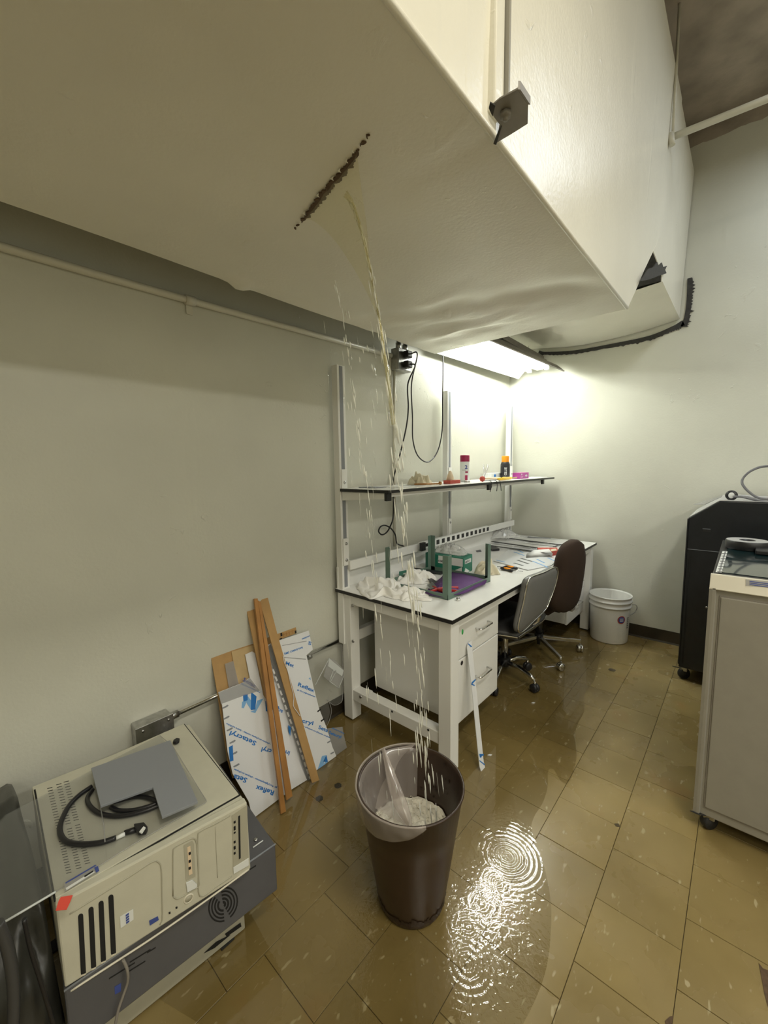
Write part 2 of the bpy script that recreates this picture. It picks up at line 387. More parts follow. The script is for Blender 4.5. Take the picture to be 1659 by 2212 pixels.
def crumple(name, c, rx, ry, h, seed, m, parent=None, n=42, freq=3.2, rot=0, ridge=.7, edge=.25, th=.0015, fold=False):
    """a cloth, tissue or bag lying in a heap"""
    rnd = random.Random(seed); c = Vector(c); off = V(rnd.uniform(-50, 50), rnd.uniform(-50, 50), 0)
    ca, sa = math.cos(rot), math.sin(rot)
    def fn(u, v):
        a = (u-.5)*2; b = (v-.5)*2
        # square to disc
        x = a*math.sqrt(max(0, 1-b*b/2)); y = b*math.sqrt(max(0, 1-a*a/2))
        rr = min(1, math.hypot(x, y)); ang = math.atan2(y, x)
        k = 1+edge*noise.noise(V(math.cos(ang)*1.6, math.sin(ang)*1.6, 3)+off)*2
        X = x*rx*k; Y = y*ry*k
        p = V(x*freq, y*freq, 0)+off
        wv = V(noise.noise(p*.8), noise.noise(p*.8+V(9, 4, 1)), 0)*1.1
        q = p+wv
        r1 = 1-abs(noise.noise(q))*2.2; r2 = 1-abs(noise.noise(q*2.3+V(5, 5, 5)))*2.2
        env = (1-rr**2.5)
        z = h*env*(1-ridge+ridge*(.65*r1+.35*r2)) + h*.12*(.5+.5*r2)
        if fold:
            ph = 7.5*(x*math.cos(seed)+y*math.sin(seed))+5*noise.noise(V(x*1.3, y*1.3, seed))+2.2*noise.noise(V(x*3, y*3, seed+9))
            f1 = .5+.5*math.sin(ph*1.15); ph2 = 9*(x*math.sin(seed*2)-y*math.cos(seed*2))+4*noise.noise(V(x*2, y*2, seed+4)); f2 = .5+.5*math.sin(ph2)
            z = h*(1-rr**5)*(.12+.62*f1**.8*(.6+.4*f2)+.38*max(0, 1-rr*1.3)+.22*noise.noise(V(x*4, y*4, seed+2)))
        z = max(z, 0)+th
        X += wv.x*rx*.12; Y += wv.y*ry*.12
        return (c.x+X*ca-Y*sa, c.y+X*sa+Y*ca, c.z+z)
    b = MB().grid(n, n, fn)
    return b.build(name, m, parent, sol=th)

# ================================================================== STRUCTURE
XL, YB, ZC = -1.68, 3.77, 3.69
def struct(b, name, m, **k):
    o = b.build(name, m, **k); o['kind'] = 'structure'; return o
struct(MB().box((XL, -3, 0), (XL-.15, YB+.15, 2.085)), 'wall_left', M['wall'])
struct(MB().box((XL-.045, -3, 2.085), (XL-.2, YB+.15, ZC)), 'wall_left_upper', M['wall'])  # set back in shape to keep the band above the conduit shaded
struct(MB().box((XL-.2, YB, 0), (3.4, YB+.15, ZC)), 'wall_back', M['wall'])
struct(MB().box((3.2, -3, 0), (3.35, YB, ZC)), 'wall_right', M['wall'])
struct(MB().box((XL-.2, -3, 0), (3.35, -3.15, ZC)), 'wall_front', M['wall'])
struct(MB().box((XL-.2, -3.15, ZC), (3.4, YB+.15, ZC+.15)), 'ceiling', M['concrete'])
fl = struct(MB().box((XL-.2, -3.15, -.08), (3.4, YB+.15, -.0032)), 'floor', M['grout'], origin=(0, 0, 0))
T = .2286; x0 = -.055-T*8; y0 = 1.109-T*5
tb = bmesh.new(); bmesh.ops.create_cube(tb, size=1, matrix=Matrix.Diagonal((T-.0015, T-.0015, .003, 1)))
bmesh.ops.bevel(tb, geom=[e for e in tb.edges if all(v.co.z > 0 for v in e.verts)], offset=.0007, segments=1, affect='EDGES')
tme = bpy.data.meshes.new('floor_tile'); tb.to_mesh(tme); tme.materials.append(M['tile'])
rnd = random.Random(4)
half = None
for i in range(0, 12):
    for j in range(0, 18):
        cx = x0+T*(i+.5); cy = y0+T*(j+(0 if i % 2 == 0 else .5))
        w0 = max(cx-T/2, XL); w1 = cx+T/2; h1 = min(cy+T/2, YB)
        if w1-w0 < .01 or h1-(cy-T/2) < .01: continue
        o = bpy.data.objects.new('floor_tile', tme); C.objects.link(o); o.parent = fl
        o.location = ((w0+w1)/2, (cy-T/2+h1)/2, -.0015-rnd.uniform(0, .0006)); o.rotation_euler = (rnd.gauss(0, .0012), rnd.gauss(0, .0012), 0)
        o.scale = ((w1-w0)/T, (h1-cy+T/2)/T, 1)
# tiles beyond the view, joined
b = MB()
for i in range(0, 25):
    for j in range(-18, 18):
        if j >= 0 and i < 12: continue
        cx = x0+T*(i+.5); cy = y0+T*(j+(0 if i % 2 == 0 else .5))
        if cx+T/2 > 3.35 or cy-T/2 < -3: continue
        b.box((max(cx-T/2, XL)+.0011, cy-T/2+.0011, -.003), (cx+T/2-.0011, min(cy+T/2, YB)-.0011, 0))
o = b.build('outer_tiles', M['tile'], fl); o['kind'] = 'stuff'
# baseboards
struct(MB().prism([V(XL, 0, 0), V(XL+.014, 0, 0), V(XL+.006, 0, .012), V(XL+.004, 0, .1), V(XL, 0, .1)], (0, YB, 0)), 'baseboard_left', M['vinyl_base'])
struct(MB().prism([V(0, YB, 0), V(0, YB-.014, 0), V(0, YB-.006, .012), V(0, YB-.004, .1), V(0, YB, .1)], (3.0, 0, 0)), 'baseboard_back_right', M['vinyl_base'])
struct(MB().prism([V(XL, YB, 0), V(XL, YB-.014, 0), V(XL, YB-.006, .012), V(XL, YB-.004, .1), V(XL, YB, .1)], (-XL, 0, 0)), 'baseboard_back', M['vinyl_base'])
# raw strip under the ceiling on the back wall, its paint edge ragged
pts = [V(-.6, 0, ZC), V(3.2, 0, ZC)]
x = 3.2
while x > -.6: pts.append(V(x, 0, ZC-.10+.012*noise.noise(V(x*9, 0, 0))+.008*noise.noise(V(x*40, 2, 0)))); x -= .02
struct(MB().prism([q+V(0, YB-.003, 0) for q in pts], (0, .004, 0)), 'trim_1', M['concrete'])
# concrete joist seen above the duct
struct(MB().box((-1.9, 1.85, ZC-.001), (-.15, 2.2, ZC-.16)), 'trim_2', M['concrete'])

# ------------------------------------------------------------------ ducts
XS, ZU, YE = -.437, 2.09, 2.14
duct = thing('main_duct', (-.93, 0, 2.09), 'huge cream painted duct across the top left, split open and leaking water', 'duct')
def und(u, v):      # underside grid: u along y, v along x
    y = -2.4+u*(YE+2.4); x = -1.46+v*(XS+1.46)
    e = min(v, 1-v)*8; e = min(1, e); e2 = min(1, (1-u)*30)
    z = ZU + .006*noise.noise(V(x*2.2, y*1.8, 0))*e
    crease = math.exp(-((y-.86-.1*(x-XS))/.02)**2)*.006
    z += crease*max(0, 1-abs(x-XS)/.35)
    d = math.exp(-((y-1.78)/.30)**2-((x+1.06)/.34)**2)
    z += e2*d*(.030*noise.noise(V(x*3+y*2, y*9, 4))+.012*noise.noise(V(x*7+y*4, y*24, 1))-.012)
    s = math.exp(-((y-1.62-.35*(x+.9))/.07)**2)*.016*e*e2; z += s
    if v < .06: z += .012*noise.noise(V(y*1.3, 3, 0)) - (.02*math.exp(-((y-.85)/.03)**2))
    return (x + (.03*noise.noise(V(y*1.1, 7, 0)) if v == 0 else 0), y, z)
und_b = MB().grid(150, 60, und)
o = und_b.build('underside', M['duct'], duct)
# right face with a slanted end: profile in y,z
XT = -.395; ZT = 3.42
def side_x(z): return XS+(XT-XS)*(z-ZU)/(ZT-ZU)
prof_end = [(YE, ZU), (2.37, 2.30), (2.70, 2.58), (2.78, 2.74), (2.82, 2.92), (2.98, 3.25), (3.0, ZT)]
def yend(z):
    for (ya, za), (yb, zb) in zip(prof_end, prof_end[1:]):
        if z <= zb: return ya+(yb-ya)*(z-za)/(zb-za)
    return prof_end[-1][0]
def sidef(u, v):
    z = ZU+v*(ZT-ZU); y = -2.4+u*(yend(z)+2.4)
    return (side_x(z)+.005*noise.noise(V(y*1.5, z*1.5, 2))*min(1, v*12), y, z)
o = MB().grid(110, 40, sidef).build('side_panel', M['duct'], duct)
def endf(u, v):
    z = ZU+v*(ZT-ZU); x = side_x(z)+u*(-1.46-side_x(z)); return (x, yend(z), z)
MB().grid(30, 20, endf).build('end_panel', M['duct'], duct)
MB().box((-1.46, -2.4, 2.10), (-1.455, 2.14, ZT)).build('wall_side_panel', M['duct'], duct)
MB().box((-1.46, -2.4, ZT), (XT, 3.0, ZT+.004)).build('top_panel', M['duct'], duct)
# rounded paint-thick corner bead
MB().tube([V(XS-.002, -2.4, ZU+.003), V(XS-.002, .6, ZU+.004), V(XS-.002, 1.4, ZU+.003), V(XS-.002, YE, ZU+.003)], .007, 8).build('corner_bead', M['duct'], duct)
# the split: torn brown edge with gaps, opened paint flaps
cr = [(800, 287), (790, 300), (778, 318), (768, 335), (757, 352), (745, 368), (733, 383), (718, 396), (707, 410), (696, 424), (684, 440), (672, 455), (662, 468), (650, 480), (640, 491), (632, 498)]
cp = [hz(a, b_, ZU-.004) for a, b_ in cr]
path = smooth_path(cp, 7); rnd = random.Random(7)
for seg, (i0, i1) in enumerate(((2, 7), (9, 14), (16, 92), (94, 97), (99, 102))):
    b = MB(); L_, Rr = [], []
    for i in range(i0, min(i1, len(path)-1)):
        t = (path[i+1]-path[i-1]).normalized(); nn = V(t.y, -t.x, 0); f = math.sin(PI*min(1, max(0, (i-i0+.6)/(i1-i0))))**.4
        wd = (.0098 if seg == 2 else .0035)*f*(.75+.5*noise.noise(V(i*.45, 3, 0))+.25*rnd.random())
        jog = .007*noise.noise(V(i*.38, 0, 0))
        L_.append(path[i]+nn*(wd+jog+rnd.uniform(-.002, .002))); Rr.append(path[i]-nn*(wd-jog+rnd.uniform(-.002, .002)))
    k = len(L_)
    b.add(L_+Rr, [(a, a+1, k+a+1, k+a) for a in range(k-1)]).build('split', M['brown_edge'], duct, sol=.003)
b = MB()
for i in range(18, 90, 9):
    t = (path[i+1]-path[i-1]).normalized(); nn = V(t.y, -t.x, 0)*(1 if rnd.random() < .5 else -1)
    p = path[i]+nn*.013; b.add([p-t*.007, p+t*.007, p+t*.002-nn*.006+V(0, 0, -.004), p-nn*.002+V(0, 0, -.003)], [(0, 1, 2, 3)])
o = b.build('torn_paint', M['duct'], duct, sol=.0012); o['kind'] = 'stuff'
# vertical strip on the side face and its hanger
ya, yb2, yc = hx(1066, 100, -.425).y, hx(1086, 100, -.425).y, hx(1094, 100, -.405)
MB().box((-.445, ya, 2.12), (-.420, yb2, 3.42)).build('vertical_angle', M['duct'], duct, bev=.004)
MB().box((-.43, yb2+.002, 2.10), (-.412, yb2+.010, 3.42)).build('vertical_flange', M['machine_white'], duct, bev=.001)
# support bracket end
br = thing('support_bracket', hz(1100, 260, 2.081), 'bent grey steel bracket end bolted below the duct edge with dark torn paint', 'bracket')
P = [(1058, 233), (1080, 214), (1119, 193), (1141, 226), (1140, 268), (1105, 290), (1073, 309), (1079, 270), (1062, 247)]
b = MB(); b.prism([hz(x_, y_, 2.081) for x_, y_ in P], (0, 0, .004)).build('plate', M['bracket'], br, bev=.001)
e0, e1 = hz(1119, 193, 2.081), hz(1141, 226, 2.081); b = MB().prism([e0, e1, e1+V(0, 0, .014), e0+V(0, 0, .014)], (.003, .003, 0)); b.build('flange', M['bracket'], br)
q = hz(1092, 243, 2.079)
MB().lathe([(0, -.014), (.005, -.014), (.005, -.008), (.011, -.008), (.011, 0), (0, 0)], q, 6).build('bolt', M['bracket'], br)
qq = [hz(1059, 215, 2.081), hz(1070, 222, 2.081), hz(1064, 246, 2.081), hz(1056, 228, 2.081)]
MB().prism([a+V(0, 0, -.003) for a in qq], (0, 0, -.002)).build('torn_gap', M['caulk'], br)
qq = [hz(1084, 270, 2.08), hz(1072, 311, 2.08), hz(1066, 309, 2.08), hz(1077, 280, 2.08)]
MB().prism(qq, (0, 0, -.002)).build('torn_gap', M['caulk'], br)

# rear duct section, narrower opening into the back wall
rd = thing('rear_duct', (-.9, 3.2, 2.446), 'smaller rear duct section running into the back wall behind the main duct', 'duct')
def rund(u, v):
    y = 2.93+u*(YB-.008-2.93); x = -1.62+v*(-.427+1.62)
    z = 2.446-.05*math.sin(PI*min(1, (1-v)/.9))*1.0*(.5+.5*u)+.004*noise.noise(V(x*3, y*3, 0))
    return (x, y, z)
MB().grid(40, 40, rund).build('underside', M['duct'], rd)
yz = [(2.93, 2.446), (YB-.008, 2.446), (YB-.008, ZT)]+[(yend(z)+.004, z) for z in (ZT, 3.25, 2.92, 2.74, 2.58, 2.50)]+[(2.90, 2.49)]
MB().prism([V(-.427+.034*(z-2.446)/(ZT-2.446)-.004, y, z) for y, z in yz], (-.004, 0, 0)).build('side_panel', M['duct'], rd)
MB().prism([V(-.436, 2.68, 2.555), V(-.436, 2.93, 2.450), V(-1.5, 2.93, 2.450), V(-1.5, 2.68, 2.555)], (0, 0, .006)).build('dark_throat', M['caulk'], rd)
MB().box((-1.62, 2.93, 2.43), (-1.61, YB-.008, ZT)).build('wall_side_panel', M['duct'], rd)
MB().box((-1.62, 3.01, ZT-.01), (-.4, YB-.008, ZT)).build('top_panel', M['duct'], rd)
# dark ragged seal where it meets the wall
def ragged(pts, w0, w1, seed, name, m, parent, off):
    pp = smooth_path(pts, 14); r = random.Random(seed); A, B = [], []
    for i, p in enumerate(pp):
        t = (pp[min(i+1, len(pp)-1)]-pp[max(0, i-1)]).normalized(); nn = Vector(off).cross(t).normalized()
        A.append(p); f = i/(len(pp)-1); B.append(p+nn*((w0*(1-f)+w1*f)*(.7+.6*abs(noise.noise(V(i*.5, seed, 0))))+r.uniform(-.003, .003)))
    k = len(A); return MB().add(A+B, [(a, a+1, k+a+1, k+a) for a in range(k-1)]).build(name, m, parent, sol=.004)
yb = YB-.006
ragged([hy(1165, 757, yb), hy(1180, 760, yb), hy(1240, 757, yb), hy(1330, 741, yb), hy(1400, 726, yb), hy(1450, 706, yb), hy(1474, 692, yb)], .03, .05, 3, 'ragged_seal', M['caulk'], rd, (0, 1, 0))
ragged([hy(1470, 705, yb), hy(1478, 685, yb), hy(1483, 650, yb), hy(1485, 602, yb)], .05, .04, 5, 'ragged_seal', M['caulk'], rd, (0, 1, 0))
tuft = [(1384, 607), (1392, 596), (1402, 580), (1412, 577), (1420, 566), (1423, 575), (1430, 567), (1433, 577), (1441, 574), (1437, 583), (1440, 590), (1433, 593), (1422, 596), (1410, 601), (1397, 605)]
MB().prism([hx(a_, b_, -.414) for a_, b_ in tuft], (-.006, 0, 0)).build('torn_insulation', M['caulk'], rd)

# pipe with hanging rod in the upper right
pr = thing('sprinkler_pipe', (-.39, 2.72, 3.07), 'thin white pipe crossing below the concrete ceiling at upper right', 'pipe')
pa = hit(1453, 296, (0, 2.75, 0), (0, 1, 0)); pb = hit(1659, 213, (0, 2.83, 0), (0, 1, 0)); dirp = (pb-pa)
MB().tube([pa-dirp*.02, pa+dirp*2.2], .0165, 12).build('pipe', M['pipe'], pr)
ra = hit(1453, 300, (0, 2.73, 0), (0, 1, 0))
MB().tube([ra, V(ra.x-.003, ra.y, ZC)], .007, 8).build('hanging_rod', M['pipe'], pr)
MB().tube([ra+V(-.01, 0, .03), ra+V(0, 0, -.03)], .014, 10).build('elbow', M['pipe'], pr)

# ------------------------------------------------------------------ conduit on the left wall
cnd = thing('wall_conduit', (XL+.02, 0, 2.06), 'cream painted conduit running high along the left wall under the duct', 'conduit')
pts = [V(XL+.016, -2.9, 2.062)]+[V(XL+.016, hx(a, b_, XL+.016).y, hx(a, b_, XL+.016).z) for a, b_ in ((0, 532), (200, 590), (410, 649), (600, 701), (845, 768))]
MB().tube(pts, .0135, 12).build('pipe', M['pipe'], cnd)
q = hx(410, 649, XL+.016)
MB().tube([q+V(0, -.018, -.001), q+V(0, .018, 0)], .019, 12).build('clamp', M['pipe'], cnd)
MB().box(q+V(-.014, -.012, -.05), q+V(-.008, .012, 0)).build('strap', M['pipe'], cnd)
# vertical conduit down behind the bench
vc = thing('vertical_conduit', (XL+.012, 2.03, .8), 'thin cream conduit dropping down the wall from the outlet box behind the bench', 'conduit')
MB().tube([hx(852, 795, XL+.012), hx(851, 900, XL+.012), hx(852, 1040, XL+.012), hx(853, 1180, XL+.012)], .009, 8).build('pipe', M['pipe'], vc)
# outlet box with two plugs
ob = thing('outlet_box', (XL+.03, 2.05, 2.02), 'small metal outlet box on the left wall with two black plugs', 'outlet')
a, b_ = hx(846, 762, XL), hx(879, 796, XL)
MB().box((XL, 1.985, 2.0), (XL+.055, 2.115, 2.13)).build('box_body', M['steel'], ob, bev=.004)
MB().box((XL+.055, 1.99, 2.005), (XL+.058, 2.11, 2.125)).build('cover_plate', M['steel'], ob)
for z_ in (2.095, 2.035):
    MB().box((XL+.058, 2.03, z_-.02), (XL+.095, 2.08, z_+.02)).build('plug', M['black_plastic'], ob, bev=.006)
for y_ in (2.02, 2.085):
    MB().tube([V(XL+.03, y_, 2.13), V(XL+.03, y_, 2.40)], .011, 10).build('riser', M['steel'], ob)
    MB().tube([V(XL+.03, y_, 2.125), V(XL+.03, y_, 2.165)], .017, 10).build('connector', M['steel'], ob)
def cord(name, pts, r, label, m=None, cat='cord', n=8):
    o = MB().tube(smooth_path(pts, 10), r, n).build(name, m or M['cable']); return tag(o, label, cat)
xw = XL+.05
cord('extension_lead', [V(XL+.095, 2.055, 2.095), V(XL+.13, 2.08, 2.09), hx(889, 830, xw), hx(891, 900, xw), hx(892, 950, xw), hx(903, 985, xw), hx(925, 998, xw), hx(945, 975, xw), hx(955, 930, xw), hx(956, 860, xw), hx(957, 800, xw), hx(957, 768, xw)], .0042,
     'black cord looping down from the outlet box and up to the bench light')
cord('extension_lead', [V(XL+.095, 2.055, 2.035), V(XL+.12, 2.07, 2.02), hx(881, 830, xw), hx(882, 880, xw), hx(878, 920, xw), hx(867, 970, xw), hx(856, 1010, xw), hx(848, 1045, xw), hx(850, 1080, xw), hx(849, 1118, xw), hx(843, 1137, xw+.006), hx(835, 1150, xw+.008), hx(825, 1155, xw+.006), hx(818, 1148, xw), hx(822, 1138, xw), hx(832, 1135, xw), hx(845, 1142, xw-.004), hx(854, 1156, xw), hx(858, 1174, xw+.01), V(XL+.062, 2.02, .90)], .0046,
     'black cord hanging from the outlet box and curling behind the bench shelf')
# grey low electrical box + conduit on the wall
jb = thing('junction_box', (XL+.03, .5, .36), 'grey metal junction box low on the left wall behind the computer cases', 'electrical box')
MB().box((XL, .44, .36), (XL+.06, .565, .465)).build('box_body', M['steel'], jb, bev=.004)
MB().box((XL+.06, .436, .356), (XL+.066, .569, .469)).build('cover_plate', M['steel'], jb, bev=.002)
MB().lathe([(0, .003), (.017, .003), (.019, 0)], V(XL+.066, .53, .39), 20, Matrix.Rotation(PI/2, 3, 'Y')).build('receptacle', M['machine_trim'], jb)
for y_, z_ in ((.46, .45), (.55, .45)):
    MB().lathe([(0, .003), (.005, .003), (.005, 0)], V(XL+.066, y_, z_), 8, Matrix.Rotation(PI/2, 3, 'Y')).build('screw', M['steel'], jb)
lc = thing('low_conduit', (XL+.02, 1, .43), 'shiny metal conduit running low along the left wall to the bench', 'conduit')
MB().tube([V(XL+.025, .56, .435), V(XL+.02, 1.0, .438), V(XL+.02, 1.60, .44)], .0095, 12).build('pipe', M['chrome'], lc)
MB().tube([V(XL+.025, .562, .435), V(XL+.025, .60, .435)], .015, 12).build('connector', M['steel'], lc)
q = hx(668, 1418, XL+.02); MB().tube([q+V(0, -.01, 0), q+V(0, .01, 0)], .015, 12).build('strap', M['steel'], lc)

# ------------------------------------------------------------------ bench light
bl = thing('bench_light', (-1.44, 3.05, 2.2), 'two tube shop light with white reflector glowing above the bench', 'light fixture')
La, Lb = V(-1.655, 2.42, 2.185), V(-1.60, 3.68, 2.185)
Ld = (Lb-La); Ln = Ld.length; Ld.normalize(); Lx = V(Ld.y, -Ld.x, 0)
secs = [(-.0, 0), (.055, .055), (.07, .055), (.085, .075), (.155, .075), (.17, .045), (.22, .045), (.235, .075), (.305, .075), (.32, .055), (.335, .055), (.40, 0)]
def lp(s, x, z): return La+Ld*s+Lx*x+V(0, 0, z)
b = MB()
for (x1, z1), (x2, z2) in zip(secs, secs[1:]):
    b.add([lp(0, x1, z1), lp(Ln, x1, z1), lp(Ln, x2, z2), lp(0, x2, z2)], [(0, 1, 2, 3)])
b.build('reflector', M['reflector'], bl, sol=.0012)
MB().prism([lp(.02, .13, .08), lp(.02, .28, .08), lp(.02, .26, .12), lp(.02, .15, .12)], Ld*(Ln-.04)).build('housing', M['bracket'], bl)
MB().prism([lp(0, .40, -.001), lp(0, .41, .003), lp(0, .345, .062), lp(0, .335, .058)], Ld*Ln).build('outer_wing', M['bracket'], bl)
for x_ in (.12, .275):
    MB().tube([lp(.05, x_, .045), lp(Ln-.05, x_, .045)], .0128, 14).build('lamp_tube', M['tube'], bl)
    for s_ in (.03, Ln-.05): MB().prism([lp(s_, x_-.018, .03), lp(s_, x_+.018, .03), lp(s_, x_+.012, .075), lp(s_, x_-.012, .075)], Ld*.02).build('lamp_holder', M['white'], bl)
for s_ in (.25, Ln-.25):
    MB().tube([lp(s_, .2, .12), lp(s_, .2, .2)], .002, 6).build('hanger_wire', M['steel'], bl)
# dark steel channel beside the light
dc = thing('steel_channel', (-1.25, 3.1, 2.3), 'dark slanted steel channel behind the bench light under the rear duct', 'channel')
a1, a2 = hz(1075, 735, 2.34), hz(1212, 778, 2.34)
MB().prism([a1, a1+V(.045, 0, 0), a1+V(.045, 0, .04), a1+V(0, 0, .04)], V(0, 1.1, -.02)).build('channel', M['bracket'], dc)

# ceiling lamps of the room
for (lx, ly, lz, ll, col, wt), wh in zip(CEIL_LIGHTS, ('nearest the camera position', 'nearest the back wall', 'on the far right side of the room', 'behind the camera on the right')):
    t = thing('ceiling_light', (lx, ly, lz), 'long fluorescent ceiling fixture '+wh, 'ceiling light', 'ceiling lights of the room')
    MB().prism([V(lx-.15, ly-ll/2, lz+.005), V(lx+.15, ly-ll/2, lz+.005), V(lx+.1, ly-ll/2, lz+.06), V(lx-.1, ly-ll/2, lz+.06)], (0, ll, 0)).build('housing', M['white'], t)
    MB().tube([V(lx, ly, lz+.06), V(lx, ly, ZC)], .01, 8).build('stem', M['white'], t)
    ld = bpy.data.lights.new('ceiling_lamp', 'AREA'); ld.shape = 'RECTANGLE'; ld.size = .24; ld.size_y = ll-.04; ld.energy = wt; ld.color = col
    lo = bpy.data.objects.new('ceiling_lamp', ld); C.objects.link(lo); lo.location = (lx, ly, lz)

# ================================================================== WORK BENCH
ZT_ = .75
wb = thing('work_bench', (-1.27, 2.6, 0), 'long white laminate workbench with steel frame and shelf uprights against the left wall', 'workbench')
MB().box((-1.655, 1.455, ZT_-.019), (-.905, 3.72, ZT_-.002)).build('bench_top', M['black'], wb)
MB().box((-1.654, 1.456, ZT_-.002), (-.906, 3.719, ZT_)).build('laminate_surface', M['bench_top'], wb)
def leg(x, y, w=.068, z1=.731): MB().box((x-w/2, y-w/2, .012), (x+w/2, y+w/2, z1)).build('leg', M['white'], wb, bev=.004)
for y_ in (1.505, 3.66):
    leg(-1.59, y_); leg(-.955, y_)
    for x_ in (-1.59, -.955): MB().lathe([(0, 0), (.02, 0), (.02, .006), (.008, .008), (.008, .02)], (x_, y_, 0), 12).build('foot', M['black'], wb)
# end frames
for y_ in (1.505, 3.66):
    MB().box((-1.56, y_-.03, .675), (-.985, y_+.03, .731)).build('top_rail', M['white'], wb, bev=.003)
    MB().box((-1.56, y_-.028, .127), (-.985, y_+.028, .187)).build('lower_rail', M['white'], wb, bev=.003)
MB().box((-.97, 1.535, .682), (-.93, 3.63, .731)).build('front_rail', M['white'], wb, bev=.003)
MB().box((-1.615, 1.535, .682), (-1.575, 3.63, .731)).build('back_rail', M['white'], wb, bev=.003)
MB().box((-1.62, 1.535, .44), (-1.58, 3.63, .50)).build('back_rail', M['white'], wb, bev=.003)
MB().box((-1.50, 1.52, .175), (-1.46, 1.535, .19)).build('rail_tab', M['white'], wb)
for px, py in ((762, 1308), (763, 1385), (779, 1505)):
    q = hy(px, py, 1.47); MB().lathe([(0, .004), (.008, .004), (.009, 0)], q, 12, Matrix.Rotation(PI/2, 3, 'X')).build('bolt', M['steel'], wb)
for px, py in ((847, 1537), (925, 1577)):
    q = hy(px, py, 1.4765); MB().lathe([(0, .0008), (.006, .0008), (.006, 0)], q, 10, Matrix.Rotation(PI/2, 3, 'X')).build('bolt_hole', M['dark'], wb)
# uprights: slotted C channels
for y_ in (1.49, 2.53, 3.56):
    b = MB().box((-1.645, y_-.027, .44 if y_ < 2 else .72), (-1.602, y_+.027, 1.935))
    b.build('upright', M['white'], wb, bev=.002)
    MB().box((-1.602, y_-.013, .76), (-1.6005, y_+.010, 1.93)).build('upright_slot', M['greyplate'], wb)
    for z0, z1 in ((.88, 1.03), (1.30, 1.40)):
        MB().box((-1.602, y_-.020, z0), (-1.594, y_+.020, z1)).build('upright_bracket', M['white'], wb, bev=.002)
        for zz in ((z0+.03,) if z0 > 1 else (z0+.03, z1-.03)):
            MB().lathe([(0, .004), (.007, .004), (.009, 0)], V(-1.594, y_, zz), 10, Matrix.Rotation(PI/2, 3, 'Y')).build('bolt', M['steel'], wb)
MB().box((-1.597, 1.50, .855), (-1.577, 3.6, .905)).build('rear_channel', M['white'], wb, bev=.003)
MB().box((-1.632, 1.53, .868), (-1.60, 3.6, .873)).build('shadow_gap', M['dark'], wb)  # black strip painting the shade in the gap behind the rear channel
MB().box((-1.645, 1.46, .75), (-1.632, 3.66, .87)).build('backsplash', M['white'], wb)
# shelf
sh = thing('upper_shelf', (-1.42, 2.6, 1.285), 'long narrow white shelf with black edge on arms above the workbench', 'shelf')
MB().box((-1.60, 1.46, 1.284), (-1.262, 3.70, 1.2985)).build('shelf_board', M['black'], sh)
MB().box((-1.599, 1.461, 1.2985), (-1.263, 3.699, 1.30)).build('shelf_surface', M['bench_top'], sh)
for y_ in (1.49, 2.53, 3.50):
    MB().prism([V(-1.598, y_-.018, 1.283), V(-1.30, y_-.018, 1.283), V(-1.30, y_-.018, 1.255), V(-1.598, y_-.018, 1.235)], (0, .036, 0)).build('shelf_arm', M['white'], sh, bev=.002)
    MB().box((-1.30, y_-.018, 1.245), (-1.283, y_+.018, 1.283)).build('arm_cap', M['black'], sh, bev=.002)
MB().box((-1.305, 1.51, 1.262), (-1.300, 3.48, 1.283)).build('stiffener', M['white'], sh)
# pedestals hung under the bench
def pedestal(y0_, y1_, label, handles, front=-.965, green=False):
    t = thing('drawer_pedestal', (-1.23, (y0_+y1_)/2, .175), label, 'drawer unit')
    MB().box((-1.50, y0_, .178), (front-.018, y1_, .665)).build('body', M['white'], t, bev=.002)
    fr = []
    for z0, z1 in handles:
        d = MB().box((front-.017, y0_+.001, z0), (front, y1_-.001, z1)).build('drawer', M['white'], t, bev=.003)
        yc = (y0_+y1_)/2+.02; zc = (z0+z1)/2+.02; hw = .062
        hp = [V(front, yc-hw, zc), V(front+.026, yc-hw, zc), V(front+.032, yc-hw+.008, zc), V(front+.032, yc+hw-.008, zc), V(front+.026, yc+hw, zc), V(front, yc+hw, zc)]
        MB().tube(hp, .0042, 8).build('handle', M['chrome'], d)
        fr.append(d)
    return t, fr
p1, d1 = pedestal(1.60, 2.02, 'white two drawer pedestal with green dot under near end of workbench', ((.495, .668), (.172, .489)))
MB().lathe([(0, .0008), (.009, .0008), (.009, 0)], hx(999, 1365, -.965), 14, Matrix.Rotation(PI/2, 3, 'Y')@Matrix.Diagonal((1.5, .9, 1))).build('green_sticker', M['green_dot'], d1[0])
MB().lathe([(0, .002), (.008, .002), (.011, .001), (.011, 0)], hx(997.5, 1432, -.965), 14, Matrix.Rotation(PI/2, 3, 'Y')).build('lock', M['black'], d1[1])
p2, d2 = pedestal(3.20, 3.62, 'white three drawer pedestal under far end of workbench by the corner', ((.53, .668), (.385, .524), (.172, .379)))

# power strip along the rear channel
ps = thing('power_strip', (-1.57, 2.58, .88), 'long grey and white power strip with black outlets along the bench back', 'power strip')
MB().box((-1.577, 2.115, .868), (-1.548, 3.05, .918)).build('strip_body', M['white'], ps, bev=.003)
MB().box((-1.55, 2.09, .866), (-1.53, 2.135, .92)).build('strip_end', M['black'], ps, bev=.002)
pxs = [938, 950, 961, 971, 981, 991, 1000, 1008, 1017, 1025, 1033, 1041]
for k in range(12):
    y_ = 2.30+k*.0655
    MB().box((-1.548, y_-.017, .880), (-1.5465, y_+.017, .910)).build('outlet', M['black'], ps)
MB().lathe([(0, .02), (.017, .02), (.017, 0)], V(-1.548, 2.22, .897), 14, Matrix.Rotation(PI/2, 3, 'Y')).build('plug', M['black_plastic'], ps)
MB().box((-1.548, 2.15, .885), (-1.545, 2.19, .905)).build('switch', M['dark'], ps)

